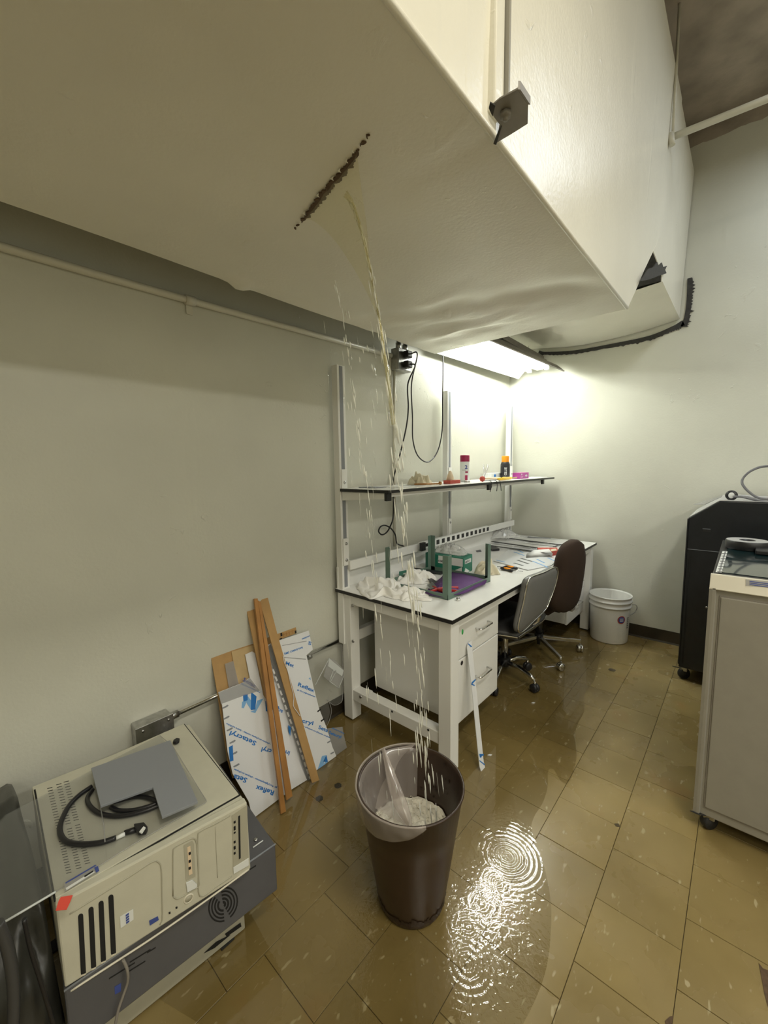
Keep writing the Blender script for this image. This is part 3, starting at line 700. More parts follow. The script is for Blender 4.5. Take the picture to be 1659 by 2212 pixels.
# ------------------------------------------------------------------ things on the bench
gf = thing('angle_iron_stand', (-1.26, 1.89, ZT_), 'sage green angle iron frame standing upside down on the near bench end', 'metal frame')
A, B_, Cc, D = V(-1.063, 1.668, ZT_), V(-1.058, 2.105, ZT_), V(-1.47, 2.105, ZT_), V(-1.475, 1.672, ZT_)
t_ = .003
def angle_bar(p, q, up, inn, w, nm='base_bar', h=.028):
    a = p; MB().prism([a, a+up*h, a+up*h+inn*t_, a+up*t_+inn*t_, a+up*t_+inn*w, a+inn*w], q-p).build(nm, M['green_metal'], gf)
ups = V(0, 0, 1)
angle_bar(A, B_, ups, V(-1, 0, 0), .028); angle_bar(B_, Cc, ups, V(0, -1, 0), .028)
angle_bar(Cc, D, ups, V(1, 0, 0), .028); angle_bar(D, A, ups, V(0, 1, 0), .028)
for p, ix, iy, h in ((A, -1, 1, .222), (B_, -1, -1, .216), (Cc, 1, -1, .226), (D, 1, 1, .215)):
    b = MB(); w_ = .032
    b.prism([p, p+V(ix*w_, 0, 0), p+V(ix*w_, iy*t_, 0), p+V(ix*t_, iy*t_, 0), p+V(ix*t_, iy*w_, 0), p+V(0, iy*w_, 0)], (0, 0, h))
    b.build('post', M['green_metal'], gf)
tag(crumple('rag', (-1.43, 1.60, ZT_), .175, .125, .062, 3, M['cloth'], n=80, freq=4.2, rot=-.35, fold=True), 'crumpled white rag heaped on the near left corner of the bench', 'rag')
tag(crumple('rag', (-1.26, 1.605, ZT_), .115, .085, .045, 8, M['cloth'], n=70, freq=4.0, rot=.3, fold=True), 'wrinkled white rag spilling to the front edge beside the green frame', 'rag')
tag(crumple('rag', (-1.40, 1.86, ZT_), .11, .09, .07, 15, M['cloth'], n=70, freq=3.6, rot=.6, fold=True), 'bunched white rag lying inside the upturned green frame', 'rag')
tag(crumple('glove', (-1.16, 2.26, ZT_), .075, .06, .085, 21, M['cream'], n=36, freq=2.0, fold=True), 'crumpled cream rubber glove beside the wipes box on the bench', 'glove')
# wipes box
kb = thing('tissue_carton', (-1.40, 2.17, ZT_), 'green and white carton of wipes on the bench behind the green frame', 'box')
k0, k1, k2 = V(-1.522, 2.118, ZT_), V(-1.243, 2.120, ZT_), V(-1.262, 2.262, ZT_)
kd = k2-k1; H_ = .105
MB().prism([k0, k1, k1+kd, k0+kd], (0, 0, H_)).build('carton', M['green_box'], kb, bev=.001)
xx = (k1-k0).normalized(); nrm = V(xx.y, -xx.x, 0)*.0008
def on_front(u0, v0, u1, v1): return [k0+xx*u0+V(0, 0, v0)+nrm, k0+xx*u1+V(0, 0, v0)+nrm, k0+xx*u1+V(0, 0, v1)+nrm, k0+xx*u0+V(0, 0, v1)+nrm]
MB().prism(on_front(.10, .052, .275, .1), nrm*.3).build('white_panel', M['box_white'], kb)
MB().prism([k0+xx*.20+V(0, 0, .012)+nrm, k0+xx*.27+V(0, 0, .012)+nrm, k0+xx*.27+V(0, 0, .05)+nrm], nrm*.3).build('white_corner', M['box_white'], kb)
MB().prism(on_front(.098, .052, .172, .078), nrm*.8).build('white_label', M['box_white'], kb)
text_obj('KIMTECH', .019, M['label'], kb, k0+xx*.1+V(0, 0, .060)+nrm*2.4, xx, V(0, 0, 1), bold=.0006)
kx = kd.normalized(); kn = V(kx.y, -kx.x, 0)*.0008
MB().prism([k1+kx*.02+V(0, 0, .065)+kn, k1+kx*.12+V(0, 0, .06)+kn, k1+kx*.12+V(0, 0, .085)+kn, k1+kx*.02+V(0, 0, .09)+kn], kn*.3).build('white_label', M['box_white'], kb)
MB().prism([k1+kx*.005+V(0, 0, .005)+kn, k1+kx*.10+V(0, 0, .005)+kn, k1+kx*.03+V(0, 0, .04)+kn], kn*.3).build('white_corner', M['box_white'], kb)
text_obj('KIMTECH', .016, M['label'], kb, k1+kx*.025+V(0, 0, .069)+kn*2.4, kx, V(0, 0, 1), bold=.0005)
MB().prism([k0+xx*.04+kd*.3+V(0, 0, H_+.0004), k1-xx*.04+kd*.3+V(0, 0, H_+.0004), k1-xx*.04+kd*.7+V(0, 0, H_+.0004), k0+xx*.04+kd*.7+V(0, 0, H_+.0004)], (0, 0, .0004)).build('opening', M['tissue'], kb)
tag(crumple('plastic_bag', (-1.38, 2.20, ZT_+H_+.001), .12, .07, .06, 31, M['bag'], n=44, freq=2.8), 'crumpled clear plastic bag sitting on top of the wipes carton', 'plastic bag')
# purple cloth
pc = [(918, 1282), (965, 1235), (1002, 1236), (1052, 1256), (1048, 1262), (1000, 1283), (960, 1290)]
base = [hz(x_, y_, ZT_+.012) for x_, y_ in pc]
b = MB(); cen = sum(base, V(0, 0, 0))/len(base)
nn_ = len(base); vs_ = [cen+V(0, 0, .012)]
fs = []
for ring in (.5, 1.0):
    for k in range(nn_*3):
        a = k/3; i0 = int(a) % nn_; i1 = (i0+1) % nn_; p = base[i0].lerp(base[i1], a-int(a))
        q = cen.lerp(p, ring); q.z = ZT_+.012+(.010 if ring < 1 else .002)+.01*noise.noise(q*14); vs_.append(q)
m_ = nn_*3
for k in range(m_):
    fs.append((0, 1+k, 1+(k+1) % m_)); fs.append((1+k, 1+m_+k, 1+m_+(k+1) % m_, 1+(k+1) % m_))
o = b.add(vs_, fs, True).build('purple_cloth', M['purple'], sol=.002)
tag(o, 'deep purple cloth lying inside the green metal frame on the bench', 'cloth')
# red pliers
rp = thing('pliers', hz(945, 1272, ZT_+.012), 'red handled pliers lying in the near front of the green frame', 'pliers')
for pts in (((930, 1278), (950, 1272), (975, 1270), (990, 1270)), ((935, 1268), (955, 1277), (975, 1276), (988, 1278))):
    MB().tube(smooth_path([hz(a, b2, ZT_+.02) for a, b2 in pts], 5), .0085, 8).build('handle', M['red'], rp)
MB().prism([hz(a, b2, ZT_+.016) for a, b2 in ((922, 1266), (936, 1262), (944, 1272), (930, 1276))], (0, 0, .008)).build('jaw', M['steel'], rp)
# black tool cluster inside the frame
def flat(name, px, z, th, m, label, cat, group=None, bev=0):
    o = MB().prism([hz(a, b2, z) for a, b2 in px], (0, 0, th)).build(name, m, bev=bev); return tag(o, label, cat, group)
flat('metal_ruler', [(905, 1240), (932, 1245), (934, 1248), (906, 1243)], ZT_+.012, .003, M['steel'], 'short steel rule poking out behind the rag in the green frame', 'ruler')
flat('black_strip', [(895, 1228), (958, 1236), (956, 1240), (893, 1232)], ZT_+.01, .006, M['black_plastic'], 'black plastic strip across the back of the green frame', 'strip')
flat('black_strip', [(918, 1242), (950, 1262), (945, 1265), (914, 1246)], ZT_+.014, .006, M['black_plastic'], 'black strip lying diagonally beside the red pliers', 'strip')
flat('green_card', [(862, 1236), (880, 1232), (884, 1240), (862, 1248)], ZT_+.02, .004, M['green_box'], 'small bright green card beside the rear left frame post', 'card')
tag(crumple('paper_scrap', hz(905, 1252, ZT_+.004), .07, .05, .03, 44, M['tissue'], n=24, freq=2, fold=True), 'torn white paper scraps inside the green frame beside the pliers', 'paper')
# nut at the frame corner
nb = MB().lathe([(.006, 0), (.012, 0), (.012, .012), (.006, .012), (.006, 0)], hz(990, 1297, ZT_), 6).build('hex_nut', M['chrome'])
tag(nb, 'shiny hex nut on the bench by the frame front corner', 'nut')
# screwdriver / knives
def tool(name, p0, p1, p2, m1, m2, label, cat, r=.011):
    t = thing(name, p0, label, cat)
    d = (p1-p0)
    MB().tube([p0, p0+d*.1, p0+d*.5, p0+d*.9, p1], [r*.7, r, r*.85, r, r*.6], 10).build('handle', m1, t)
    MB().tube([p0+d*.3+V(0, 0, r*.35), p0+d*.8+V(0, 0, r*.35)], [r*.8, r*.8], 8).build('grip', m2, t)
    MB().tube([p1, p2], .003, 6).build('shaft', M['silver'], t)
tool('screwdriver', hz(1082, 1227, ZT_+.012), hz(1108, 1233, ZT_+.012), hz(1130, 1234, ZT_+.010), M['black_plastic'], M['orange'], 'orange and black screwdriver nearest the middle of the bench top', 'screwdriver')
tool('utility_knife', hz(1118, 1228, ZT_+.012), hz(1090, 1224, ZT_+.012), hz(1074, 1224, ZT_+.010), M['black_plastic'], M['orange'], 'black and orange hand tool behind the screwdriver on the bench', 'knife', .010)
# printed protective sheet lying on the bench
fs_ = thing('film_covered_sheet', hz(1130, 1195, ZT_+.004), 'white film sheet with blue print lying flat mid bench', 'acrylic sheet')
MB().prism([hz(a, b2, ZT_+.003) for a, b2 in ((1066, 1212), (1110, 1180), (1230, 1192), (1190, 1222), (1140, 1232))], (0, 0, .003)).build('sheet', M['film'], fs_)
for (a, b2), (c_, d_) in (((1110, 1192), (1132, 1200)), ((1118, 1188), (1130, 1194)), ((1183, 1205), (1200, 1212)), ((1150, 1212), (1185, 1226)), ((1160, 1208), (1176, 1216)), ((1072, 1210), (1090, 1214)), ((1195, 1196), (1215, 1200))):
    p, q = hz(a, b2, ZT_+.0064), hz(c_, d_, ZT_+.0064); n_ = V(0, 0, 1).cross(q-p).normalized()*.006
    MB().prism([p-n_, q-n_, q+n_, p+n_], (0, 0, .0004)).build('blue_print', M['blue2'], fs_)
for (a, b2), (c_, d_) in (((1118, 1210), (1142, 1218)), ((1125, 1206), (1150, 1213)), ((1110, 1216), (1130, 1222))):
    p, q = hz(a, b2, ZT_+.0064), hz(c_, d_, ZT_+.0064); n_ = V(0, 0, 1).cross(q-p).normalized()*.009
    MB().prism([p-n_, q-n_, q+n_, p+n_], (0, 0, .0004)).build('grey_print', M['acrylic_grey'], fs_)
# stack of black and clear strips at the far end
r = random.Random(12)
specs = [((1050, 1178), (1165, 1193), .012, 'black', 'long black plastic strip nearest the printed sheet'),
         ((1062, 1170), (1160, 1184), .014, 'black', 'long black plastic strip just behind the nearest one'),
         ((1090, 1162), (1215, 1178), .009, 'dark', 'thin dark strip crossing under the plastic bag'),
         ((1150, 1186), (1200, 1192), .006, 'dark', 'short dark strip beside the red tape dispenser'),
         ((1195, 1182), (1235, 1170), .005, 'dark', 'thin dark strip angled towards the bench front near the brown chair'),
         ((1205, 1190), (1245, 1178), .004, 'dark', 'thinnest dark strip nearest the brown chair back'),
         ((1110, 1158), (1210, 1166), .012, 'film', 'white film strip furthest back near the corner'),
         ((1095, 1166), (1225, 1176), .014, 'film', 'white film strip lying between the dark strips'),
         ((1130, 1172), (1240, 1184), .011, 'film', 'white film strip in front of the far dark strips'),
         ((1140, 1160), (1190, 1163), .008, 'dark', 'short dark strip against the corner wall')]
for i, ((a, b2), (c_, d_), w_, mt, lab) in enumerate(specs):
    z_ = ZT_+(.012, .016, .008, .013, .008, .012, .001, .001, .006, .006)[i]; p, q = hz(a, b2, z_), hz(c_, d_, z_); n_ = V(0, 0, 1).cross(q-p).normalized()*w_
    o = MB().prism([p-n_, q-n_, q+n_, p+n_], (0, 0, .004)).build('acrylic_strip', {'black': M['black_plastic'], 'dark': M['acrylic_grey'], 'film': M['film']}[mt])
    if mt == 'dark': o.data.materials[0] = M['greyplate'] if i % 2 else M['black_plastic']
    tag(o, lab, 'strip', 'strips piled on the far end of the bench')
tag(crumple('plastic_bag', hz(1085, 1161, ZT_+.022), .15, .085, .075, 52, M['bag'], n=44, freq=2.6, rot=.9), 'clear crumpled plastic bag over the strips at the bench back', 'plastic bag')
flat('black_clip', [(1049, 1184), (1062, 1181), (1078, 1187), (1079, 1189), (1064, 1190)], ZT_+.004, .012, M['black_plastic'], 'small black clamp on the bench behind the right frame post', 'clamp')
flat('grey_chip', [(1028, 1190), (1038, 1188), (1040, 1192), (1030, 1193)], ZT_, .003, M['grey_cord'], 'small grey chip on the bare bench behind the green frame', 'scrap')
# red tape dispenser with paper
td = thing('tape_dispenser', hz(1185, 1198, ZT_), 'orange red cutter box with a length of white paper pulled out', 'dispenser')
c0 = [hz(1186, 1203, ZT_+.003), hz(1206, 1199, ZT_+.003), hz(1203, 1193, ZT_+.003), hz(1160, 1193, ZT_+.003), hz(1163, 1198, ZT_+.003)]
MB().prism(c0, (0, 0, .036)).build('carton', M['redbox'], td, bev=.002)
MB().prism([hz(1191, 1191, ZT_+.040), hz(1203, 1189, ZT_+.040), hz(1200, 1185, ZT_+.040), hz(1189, 1187, ZT_+.040)], (0, 0, .001)).build('top_label', M['cream'], td)
pa_ = [hz(1136, 1206, ZT_+.004), hz(1138, 1196, ZT_+.014), hz(1155, 1188, ZT_+.044), hz(1186, 1186, ZT_+.050), hz(1194, 1196, ZT_+.036), hz(1192, 1202, ZT_+.006)]
b = MB(); cp_ = sum(pa_, V(0, 0, 0))/6+V(0, 0, .012); b.add([cp_]+pa_, [(0, 1+k, 1+(k+1) % 6) for k in range(6)], True).build('paper', M['tissue'], td, sol=.002)

# ------------------------------------------------------------------ things on the shelf
ZS = 1.30
tag(crumple('tissue', (-1.47, 1.98, ZS), .075, .06, .075, 61, M['cream'], n=30, freq=1.8, fold=True), 'crumpled cream tissue at the near part of the upper shelf', 'tissue')
t = thing('wooden_tool', (-1.36, 1.90, ZS+.008), 'small brush with round wooden end beside the tissue on the shelf', 'brush')
MB().tube([V(-1.42, 1.87, ZS+.008), V(-1.33, 2.0, ZS+.008)], .005, 8).build('handle', M['wood'], t)
MB().lathe([(0, -.011), (.008, -.008), (.011, 0), (.008, .008), (0, .011)], V(-1.33, 2.0, ZS+.011), 10).build('knob', M['wood'], t)
t = MB().box((-1.40, 2.14, ZS), (-1.35, 2.26, ZS+.022)).build('sanding_block', M['redbox'], bev=.002); tag(t, 'flat red block lying on the upper shelf edge', 'block')
t = MB().lathe([(0, 0), (.026, 0), (.022, .02), (.008, .055), (0, .06)], V(-1.375, 2.18, ZS+.022), 7).build('wax_lump', M['wax']); tag(t, 'pale pointed lump standing on the red block', 'wax')
# spray can
sc = thing('spray_can', (-1.46, 2.53, ZS), 'white spray can with crimson cap on the upper shelf', 'spray can')
pc_ = hz(1003, 1033, ZS); ctr = V(-1.46, 2.50, ZS)
MB().lathe([(0, 0), (.031, 0), (.033, .004), (.033, .135), (.028, .143)], ctr, 28).build('can', M['box_white'], sc)
MB().lathe([(.0325, .138), (.0325, .178), (.030, .182), (0, .182)], ctr, 28).build('cap', M['crimson'], sc)
vdir = (CAM-ctr); vdir.z = 0; vdir.normalize(); vx = V(-vdir.y, vdir.x, 0)
def arc(c, r_, a0, a1, z0, z1, n=6):
    A_ = [c+(vdir*math.cos(a0+(a1-a0)*k/n)+vx*math.sin(a0+(a1-a0)*k/n))*r_ for k in range(n+1)]
    return [q+V(0, 0, z0) for q in A_]+[q+V(0, 0, z1) for q in reversed(A_)]
def arcband(c, r_, a0, a1, z0, z1, m, name, parent, n=8):
    P_ = arc(c, r_, a0, a1, z0, z1, n); k = n+1; b = MB().add(P_, [(i, i+1, 2*k-2-i, 2*k-1-i) for i in range(n)], True); return b.build(name, m, parent)
arcband(ctr, .0335, .05, .6, .004, .045, M['crimson'], 'red_print', sc)
arcband(ctr, .0335, .1, .7, .06, .072, M['crimson'], 'red_print', sc)
text_obj('2', .036, M['label_blue'], sc, ctr+vdir*.0345+vx*.0+V(0, 0, .088), vx, V(0, 0, 1), bold=.0012)
text_obj('TITE', .012, M['label'], sc, ctr+vdir*.0345-vx*.018+V(0, 0, .075), vx, V(0, 0, 1))
# small lid beside
t = MB().lathe([(0, .014), (.018, .014), (.02, .01), (.02, 0)], (-1.38, 2.39, ZS), 16).build('jar_lid', M['steel']); tag(t, 'small metal lid beside the white spray can', 'lid')
# mallet with red head
t = thing('mallet', (-1.33, 2.6, ZS+.012), 'wooden handled mallet with red ball head on the shelf', 'mallet')
MB().lathe([(0, -.02), (.014, -.014), (.02, 0), (.014, .014), (0, .02)], V(-1.325, 2.50, ZS+.020), 16).build('head', M['redbox'], t)
MB().tube([V(-1.325, 2.52, ZS+.02), V(-1.34, 2.80, ZS+.016)], .007, 8).build('handle', M['wax'], t)
# yellow knife
t = thing('box_cutter', (-1.30, 2.8, ZS+.01), 'yellow and black cutter knife on the front of the shelf', 'knife')
MB().tube([V(-1.30, 2.68, ZS+.012), V(-1.30, 2.75, ZS+.014), V(-1.305, 2.90, ZS+.014)], [.008, .012, .010], 8).build('handle', M['yellow'], t)
MB().tube([V(-1.298, 2.72, ZS+.021), V(-1.302, 2.84, ZS+.021)], .004, 6).build('slider', M['black'], t)
MB().box((-1.306, 2.90, ZS+.010), (-1.300, 3.0, ZS+.020)).build('blade', M['tan'], t)
# purple carton, white carton
t = thing('small_carton', (-1.36, 3.25, ZS), 'small magenta carton with white cross marks at the shelf end', 'box')
cb_ = MB().box((-1.40, 3.14, ZS), (-1.34, 3.32, ZS+.048)).build('carton', M['magenta'], t, bev=.001)
for z0, z1, y_0, y_1 in ((.012, .034, 3.262, 3.272), (.018, .028, 3.246, 3.288)):
    MB().box((-1.3398, y_0, ZS+z0), (-1.3392, y_1, ZS+z1)).build('white_mark', M['box_white'], t)
MB().box((-1.3398, 3.165, ZS+.012), (-1.3392, 3.205, ZS+.016)).build('white_mark', M['box_white'], t)
MB().lathe([(0, .0006), (.007, .0006), (.007, 0)], V(-1.3398, 3.178, ZS+.034), 12, Matrix.Rotation(PI/2, 3, 'Y')).build('white_mark', M['box_white'], t)
t = thing('small_carton', (-1.50, 2.98, ZS), 'low white carton behind the black bottle on the shelf', 'box')
MB().box((-1.53, 2.90, ZS), (-1.46, 3.16, ZS+.05)).build('carton', M['box_white'], t, bev=.001)
MB().box((-1.4598, 2.94, ZS+.02), (-1.459, 2.97, ZS+.04)).build('blue_mark', M['blue'], t)
MB().box((-1.4598, 3.05, ZS+.03), (-1.459, 3.15, ZS+.046)).build('purple_mark', M['magenta'], t)
# black bottle with orange cap
bo = thing('glue_bottle', (-1.42, 3.04, ZS), 'black bottle with orange cap standing on the far part of the shelf', 'bottle')
ct = V(-1.425, 3.06, ZS)
MB().lathe([(0, 0), (.033, 0), (.036, .004), (.036, .115), (.030, .132), (.026, .136)], ct, 26).build('bottle', M['black_plastic'], bo)
MB().lathe([(.028, .134), (.029, .178), (.026, .182), (0, .182)], ct, 26).build('cap', M['orange'], bo)
vdir = (CAM-ct); vdir.z = 0; vdir.normalize(); vx = V(-vdir.y, vdir.x, 0)
text_obj('GLUE', .026, M['box_white'], bo, ct+vdir*.0375+vx*.012+V(0, 0, .03), V(0, 0, 1), -vx, bold=.0005)
arcband(ct, .0365, -.4, .2, .012, .02, M['wax'], 'label_band', bo)
# tweezers in a cup
cu = thing('tool_cup', (-1.48, 2.72, ZS), 'clear cup with thin steel tools between spray can and bottle', 'cup')
cc_ = V(-1.46, 2.78, ZS)
MB().lathe([(0, 0), (.022, 0), (.026, .05)], cc_, 18).build('cup', M['acrylic'], cu)
for a, b2 in ((-.6, .02), (-.25, .03), (.35, -.02), (.6, .01), (.05, .04)):
    MB().tube([cc_+V(0, 0, .01), cc_+V(b2, a*.07, .10+.02*math.cos(a))], [.0022, .0012], 6).build('steel_tool', M['silver'], cu)
# cable ties hanging over the edge
for k, (y_, lab) in enumerate(((2.50, 'nearest the spray can'), (2.58, 'in the middle of the three'), (2.63, 'furthest right of the three'))):
    o = MB().tube(smooth_path([V(-1.34, y_+.02, ZS+.006), V(-1.27, y_, ZS+.008), V(-1.255, y_-.003, ZS-.02), V(-1.262+.008*k, y_-.012, ZS-.065)], 5), .0022, 6).build('cable_tie', M['black_plastic'])
    tag(o, 'black cable tie hanging over the shelf edge, '+lab, 'cable tie', 'cable ties on the shelf edge')
# loose flat scraps at the near part of the shelf
for k, (x_, y_, w_, l_, mt, lab) in enumerate(((-1.50, 1.56, .06, .09, 'greyplate', 'grey flat scrap at the near end of the shelf'), (-1.40, 1.66, .05, .08, 'tissue', 'white paper scrap on the shelf before the tissue'), (-1.44, 1.76, .03, .1, 'steel', 'thin metal scrap on the shelf before the tissue'), (-1.36, 3.45, .07, .15, 'tissue', 'white papers lying on the far shelf end'), (-1.40, 3.6, .05, .08, 'greyplate', 'grey papers at the very far shelf end'))):
    o = MB().box((x_-w_, y_, ZS), (x_+w_, y_+l_, ZS+.004)).build('flat_scrap', M[mt]); tag(o, lab, 'scrap')

# ================================================================== CHAIRS
def cushion(px, x_, th, m, name, parent, bulge=.02, bev=.012, thdir=V(-1, 0, 0)):
    """rounded pad traced on plane, given thickness and a soft belly"""
    loop = smooth_path([Vector(p) for p in px]+[Vector(px[0])], 5)[:-1]
    cen = sum(loop, V(0, 0, 0))/len(loop); n = len(loop); b = MB(); vs_ = []; fs = []
    rings = [(0.0, bulge), (.4, bulge*.9), (.75, bulge*.55), (.94, bulge*.15), (1.0, -th*.25), (1.0, -th*.75), (.94, -th-bulge*.1), (.5, -th-bulge*.5), (0.0, -th-bulge*.5)]
    for s_, d_ in rings:
        for p in loop: vs_.append(cen.lerp(p, max(s_, .001))-thdir*d_)
    for i in range(len(rings)-1):
        for k in range(n):
            a = i*n+k; c_ = i*n+(k+1) % n; fs.append((a, c_, c_+n, a+n))
    return b.add(vs_, fs, True).build(name, m, parent), loop
def caster(p, m, parent, r_=.027, rot=0, chrome=False):
    t = MB(); Mx = Matrix.Rotation(rot, 3, 'Z') @ Matrix.Rotation(PI/2, 3, 'X')
    t.lathe([(0, -.022), (r_*.8, -.022), (r_, -.016), (r_, -.004), (r_*.7, -.002), (r_*.7, .002), (r_, .004), (r_, .016), (r_*.8, .022), (0, .022)], p+V(0, 0, r_), 18, Mx)
    o = t.build('caster', m, parent); MB().tube([p+V(0, 0, r_+.01), p+V(0, 0, r_+.04)], .006, 8).build('stem', M['chrome'], o); return o
# grey chair
ch = thing('office_chair', (-1.14, 2.50, 0), 'grey vinyl office chair with chrome rimmed back pushed under the bench', 'chair')
xb = -.85
back_px = [(1136, 1276), (1140, 1257), (1149, 1246), (1176, 1236), (1196, 1226), (1204, 1228), (1205, 1240), (1199, 1266), (1188, 1296), (1178, 1317), (1153, 1342), (1131, 1363), (1122, 1366), (1119, 1355), (1125, 1326), (1131, 1300)]
lp_ = [hit(a, b2, (xb, 2.35, .65), (1, -.12, -.12)) for a, b2 in back_px]
o, loop = cushion(lp_, xb, .035, M['chair_grey'], 'backrest', ch, bulge=.012)
MB().tube(loop+[loop[0]], .0045, 8, cap=False).build('chrome_rim', M['chrome'], ch)
sp = [V(-.93, 2.20, .44), V(-.93, 2.64, .44), V(-1.10, 2.70, .45), V(-1.32, 2.66, .45), V(-1.34, 2.24, .45), V(-1.15, 2.13, .45)]
b = MB(); loop = smooth_path(sp+[sp[0]], 6)[:-1]; cen = sum(loop, V(0, 0, 0))/len(loop); vs_, fs = [], []; n = len(loop)
for s_, z_ in ((.001, .0), (.5, .005), (.85, .012), (.97, .0), (1, -.02), (.97, -.045), (.6, -.055), (.001, -.055)):
    for p in loop: vs_.append(cen.lerp(p, s_)+V(0, 0, z_))
for i in range(7):
    for k in range(n): fs.append((i*n+k, i*n+(k+1) % n, (i+1)*n+(k+1) % n, (i+1)*n+k))
b.add(vs_, fs, True).build('seat', M['chair_black'], ch)
MB().tube([p+V(0, 0, -.022) for p in [cen.lerp(q, 1.005) for q in loop+[loop[0]]]], .006, 8, cap=False).build('seat_rim', M['chrome'], ch)
MB().tube([V(-.88, 2.42, .56), V(-.90, 2.42, .46), V(-.97, 2.43, .39), V(-1.14, 2.47, .38)], .012, 8).build('back_support', M['chrome'], ch)
hub = V(-1.14, 2.49, .1)
MB().tube([hub, V(hub.x, hub.y, .39)], .022, 14).build('gas_column', M['chrome'], ch)
MB().lathe([(0, .03), (.035, .03), (.04, 0), (.03, -.03), (0, -.03)], hub, 18).build('hub', M['black_plastic'], ch)
ends = [(-.905, 2.415), (-1.05, 2.66), (-1.08, 2.22), (-1.34, 2.36), (-1.28, 2.70)]
for i, (ex, ey) in enumerate(ends):
    e = V(ex, ey, .075); d = e-hub
    MB().tube([hub+d*.08, hub+d*.5+V(0, 0, .018), hub+d*.85+V(0, 0, .012), e], [.016, .014, .013, .010], 10).build('base_arm', M['chrome'] if i != 1 else M['chrome'], ch)
    caster(V(ex, ey, 0), M['black_plastic'], ch, .027, math.atan2(d.y, d.x))
# brown chair
cb = thing('office_chair', (-1.1, 3.0, 0), 'brown fabric office chair with tall rounded back near the far corner', 'chair')
bp_ = [(1262, 1172), (1250, 1166), (1234, 1176), (1222, 1200), (1213, 1240), (1203, 1275), (1200, 1305), (1212, 1322), (1232, 1322), (1250, 1300), (1259, 1260), (1266, 1205)]
xb = -.80
o, loop = cushion([hit(a, b2, (xb, 2.8, .65), (1, -.25, -.1)) for a, b2 in bp_], xb, .06, M['chair_brown'], 'backrest', cb, bulge=.03)
sp = [V(-.95, 2.76, .44), V(-.94, 3.10, .44), V(-1.10, 3.17, .45), V(-1.34, 3.14, .45), V(-1.36, 2.78, .45), V(-1.15, 2.70, .45)]
loop = smooth_path(sp+[sp[0]], 6)[:-1]; cen = sum(loop, V(0, 0, 0))/len(loop); vs_, fs = [], []; n = len(loop); b = MB()
for s_, z_ in ((.001, .01), (.5, .01), (.85, .005), (.97, -.01), (1, -.035), (.97, -.06), (.6, -.07), (.001, -.07)):
    for p in loop: vs_.append(cen.lerp(p, s_)+V(0, 0, z_))
for i in range(7):
    for k in range(n): fs.append((i*n+k, i*n+(k+1) % n, (i+1)*n+(k+1) % n, (i+1)*n+k))
b.add(vs_, fs, True).build('seat', M['chair_brown'], cb)
MB().tube([V(-.84, 2.95, .55), V(-.86, 2.95, .42), V(-.95, 2.96, .36), V(-1.1, 2.98, .36)], .016, 8).build('back_support', M['black_plastic'], cb)
MB().box((-.875, 2.88, .40), (-.835, 2.95, .47)).build('back_bracket', M['steel'], cb, bev=.004)
hub = V(-1.10, 2.99, .12)
MB().tube([hub, V(hub.x, hub.y, .38)], .022, 14).build('gas_column', M['black_plastic'], cb)
MB().lathe([(0, .025), (.03, .025), (.032, -.02), (.012, -.03), (.012, -.06), (0, -.06)], hub, 18).build('hub', M['black_plastic'], cb)
for i, (ex, ey) in enumerate([(-.875, 2.80), (-.86, 3.18), (-1.20, 3.30), (-1.40, 2.98), (-1.25, 2.78)]):
    e = V(ex, ey, .095); d = e-hub; s_ = V(-d.y, d.x, 0).normalized()*.014
    MB().prism([hub-s_+V(0, 0, .01), hub+s_+V(0, 0, .01), e+s_*.7, e-s_*.7], (0, 0, -.022)).build('base_arm', M['chrome'], cb, bev=.002)
    MB().tube([e, e-V(0, 0, .04)], .007, 8).build('stem', M['chrome'], cb)
    caster(V(ex, ey, 0), M['chrome'] if i in (0, 1) else M['black_plastic'], cb, .026, math.atan2(d.y, d.x)+PI/2)

# ================================================================== WHITE PAIL
bk = thing('paint_pail', (-.76, 3.575, 0), 'white plastic pail standing in the far corner beside the bench', 'bucket')
ctr = V(-.755, 3.585, 0)
MB().lathe([(0, .004), (.125, .004), (.13, 0), (.134, .01), (.142, .27), (.143, .285), (.152, .287), (.152, .296), (.144, .298), (.146, .325), (.154, .327), (.154, .336), (.147, .338), (.148, .362), (.153, .364), (.153, .372), (.145, .372), (.141, .36), (.130, .02), (0, .015)], ctr, 48).build('pail', M['bucket'], bk)
vd_ = (CAM-ctr); vd_.z = 0; vd_.normalize(); vx = V(-vd_.y, vd_.x, 0)
def on_pail(ang, z_, rr_=.1405): return ctr+(vd_*math.cos(ang)+vx*math.sin(ang))*(rr_)+V(0, 0, z_)
def disc(ang, z_, r_, m, name, lift=.0):
    P_ = []
    for k in range(24):
        a = 2*PI*k/24; P_.append(on_pail(ang+r_*math.cos(a)/.14, z_+r_*math.sin(a), .134+.008*(z_)/.27+.0012+lift))
    c_ = on_pail(ang, z_, .134+.008*z_/.27+.0016+lift)
    MB().add([c_]+P_, [(0, 1+k, 1+(k+1) % 24) for k in range(24)], True).build(name, m, bk)
disc(.62, .205, .031, M['redbox'], 'round_label', .0002); disc(.62, .205, .024, M['label_blue'], 'label_centre', .0008)
for z_ in (.212, .203, .194):
    P_ = [on_pail(.62+t_/.14, z_, .134+.008*z_/.27+.0034) for t_ in (-.014, 0, .014)]; MB().add(P_+[p+V(0, 0, .004) for p in reversed(P_)], [(0, 1, 4, 5), (1, 2, 3, 4)]).build('label_line', M['box_white'], bk)
for k in range(6):
    z_ = .13+k*.016; P_ = [on_pail(1.06+t_/.14, z_, .134+.008*z_/.27+.002) for t_ in (-.008, .012)]; MB().add(P_+[p+V(0, 0, .008) for p in reversed(P_)], [(0, 1, 2, 3)]).build('side_print', M['label'], bk)
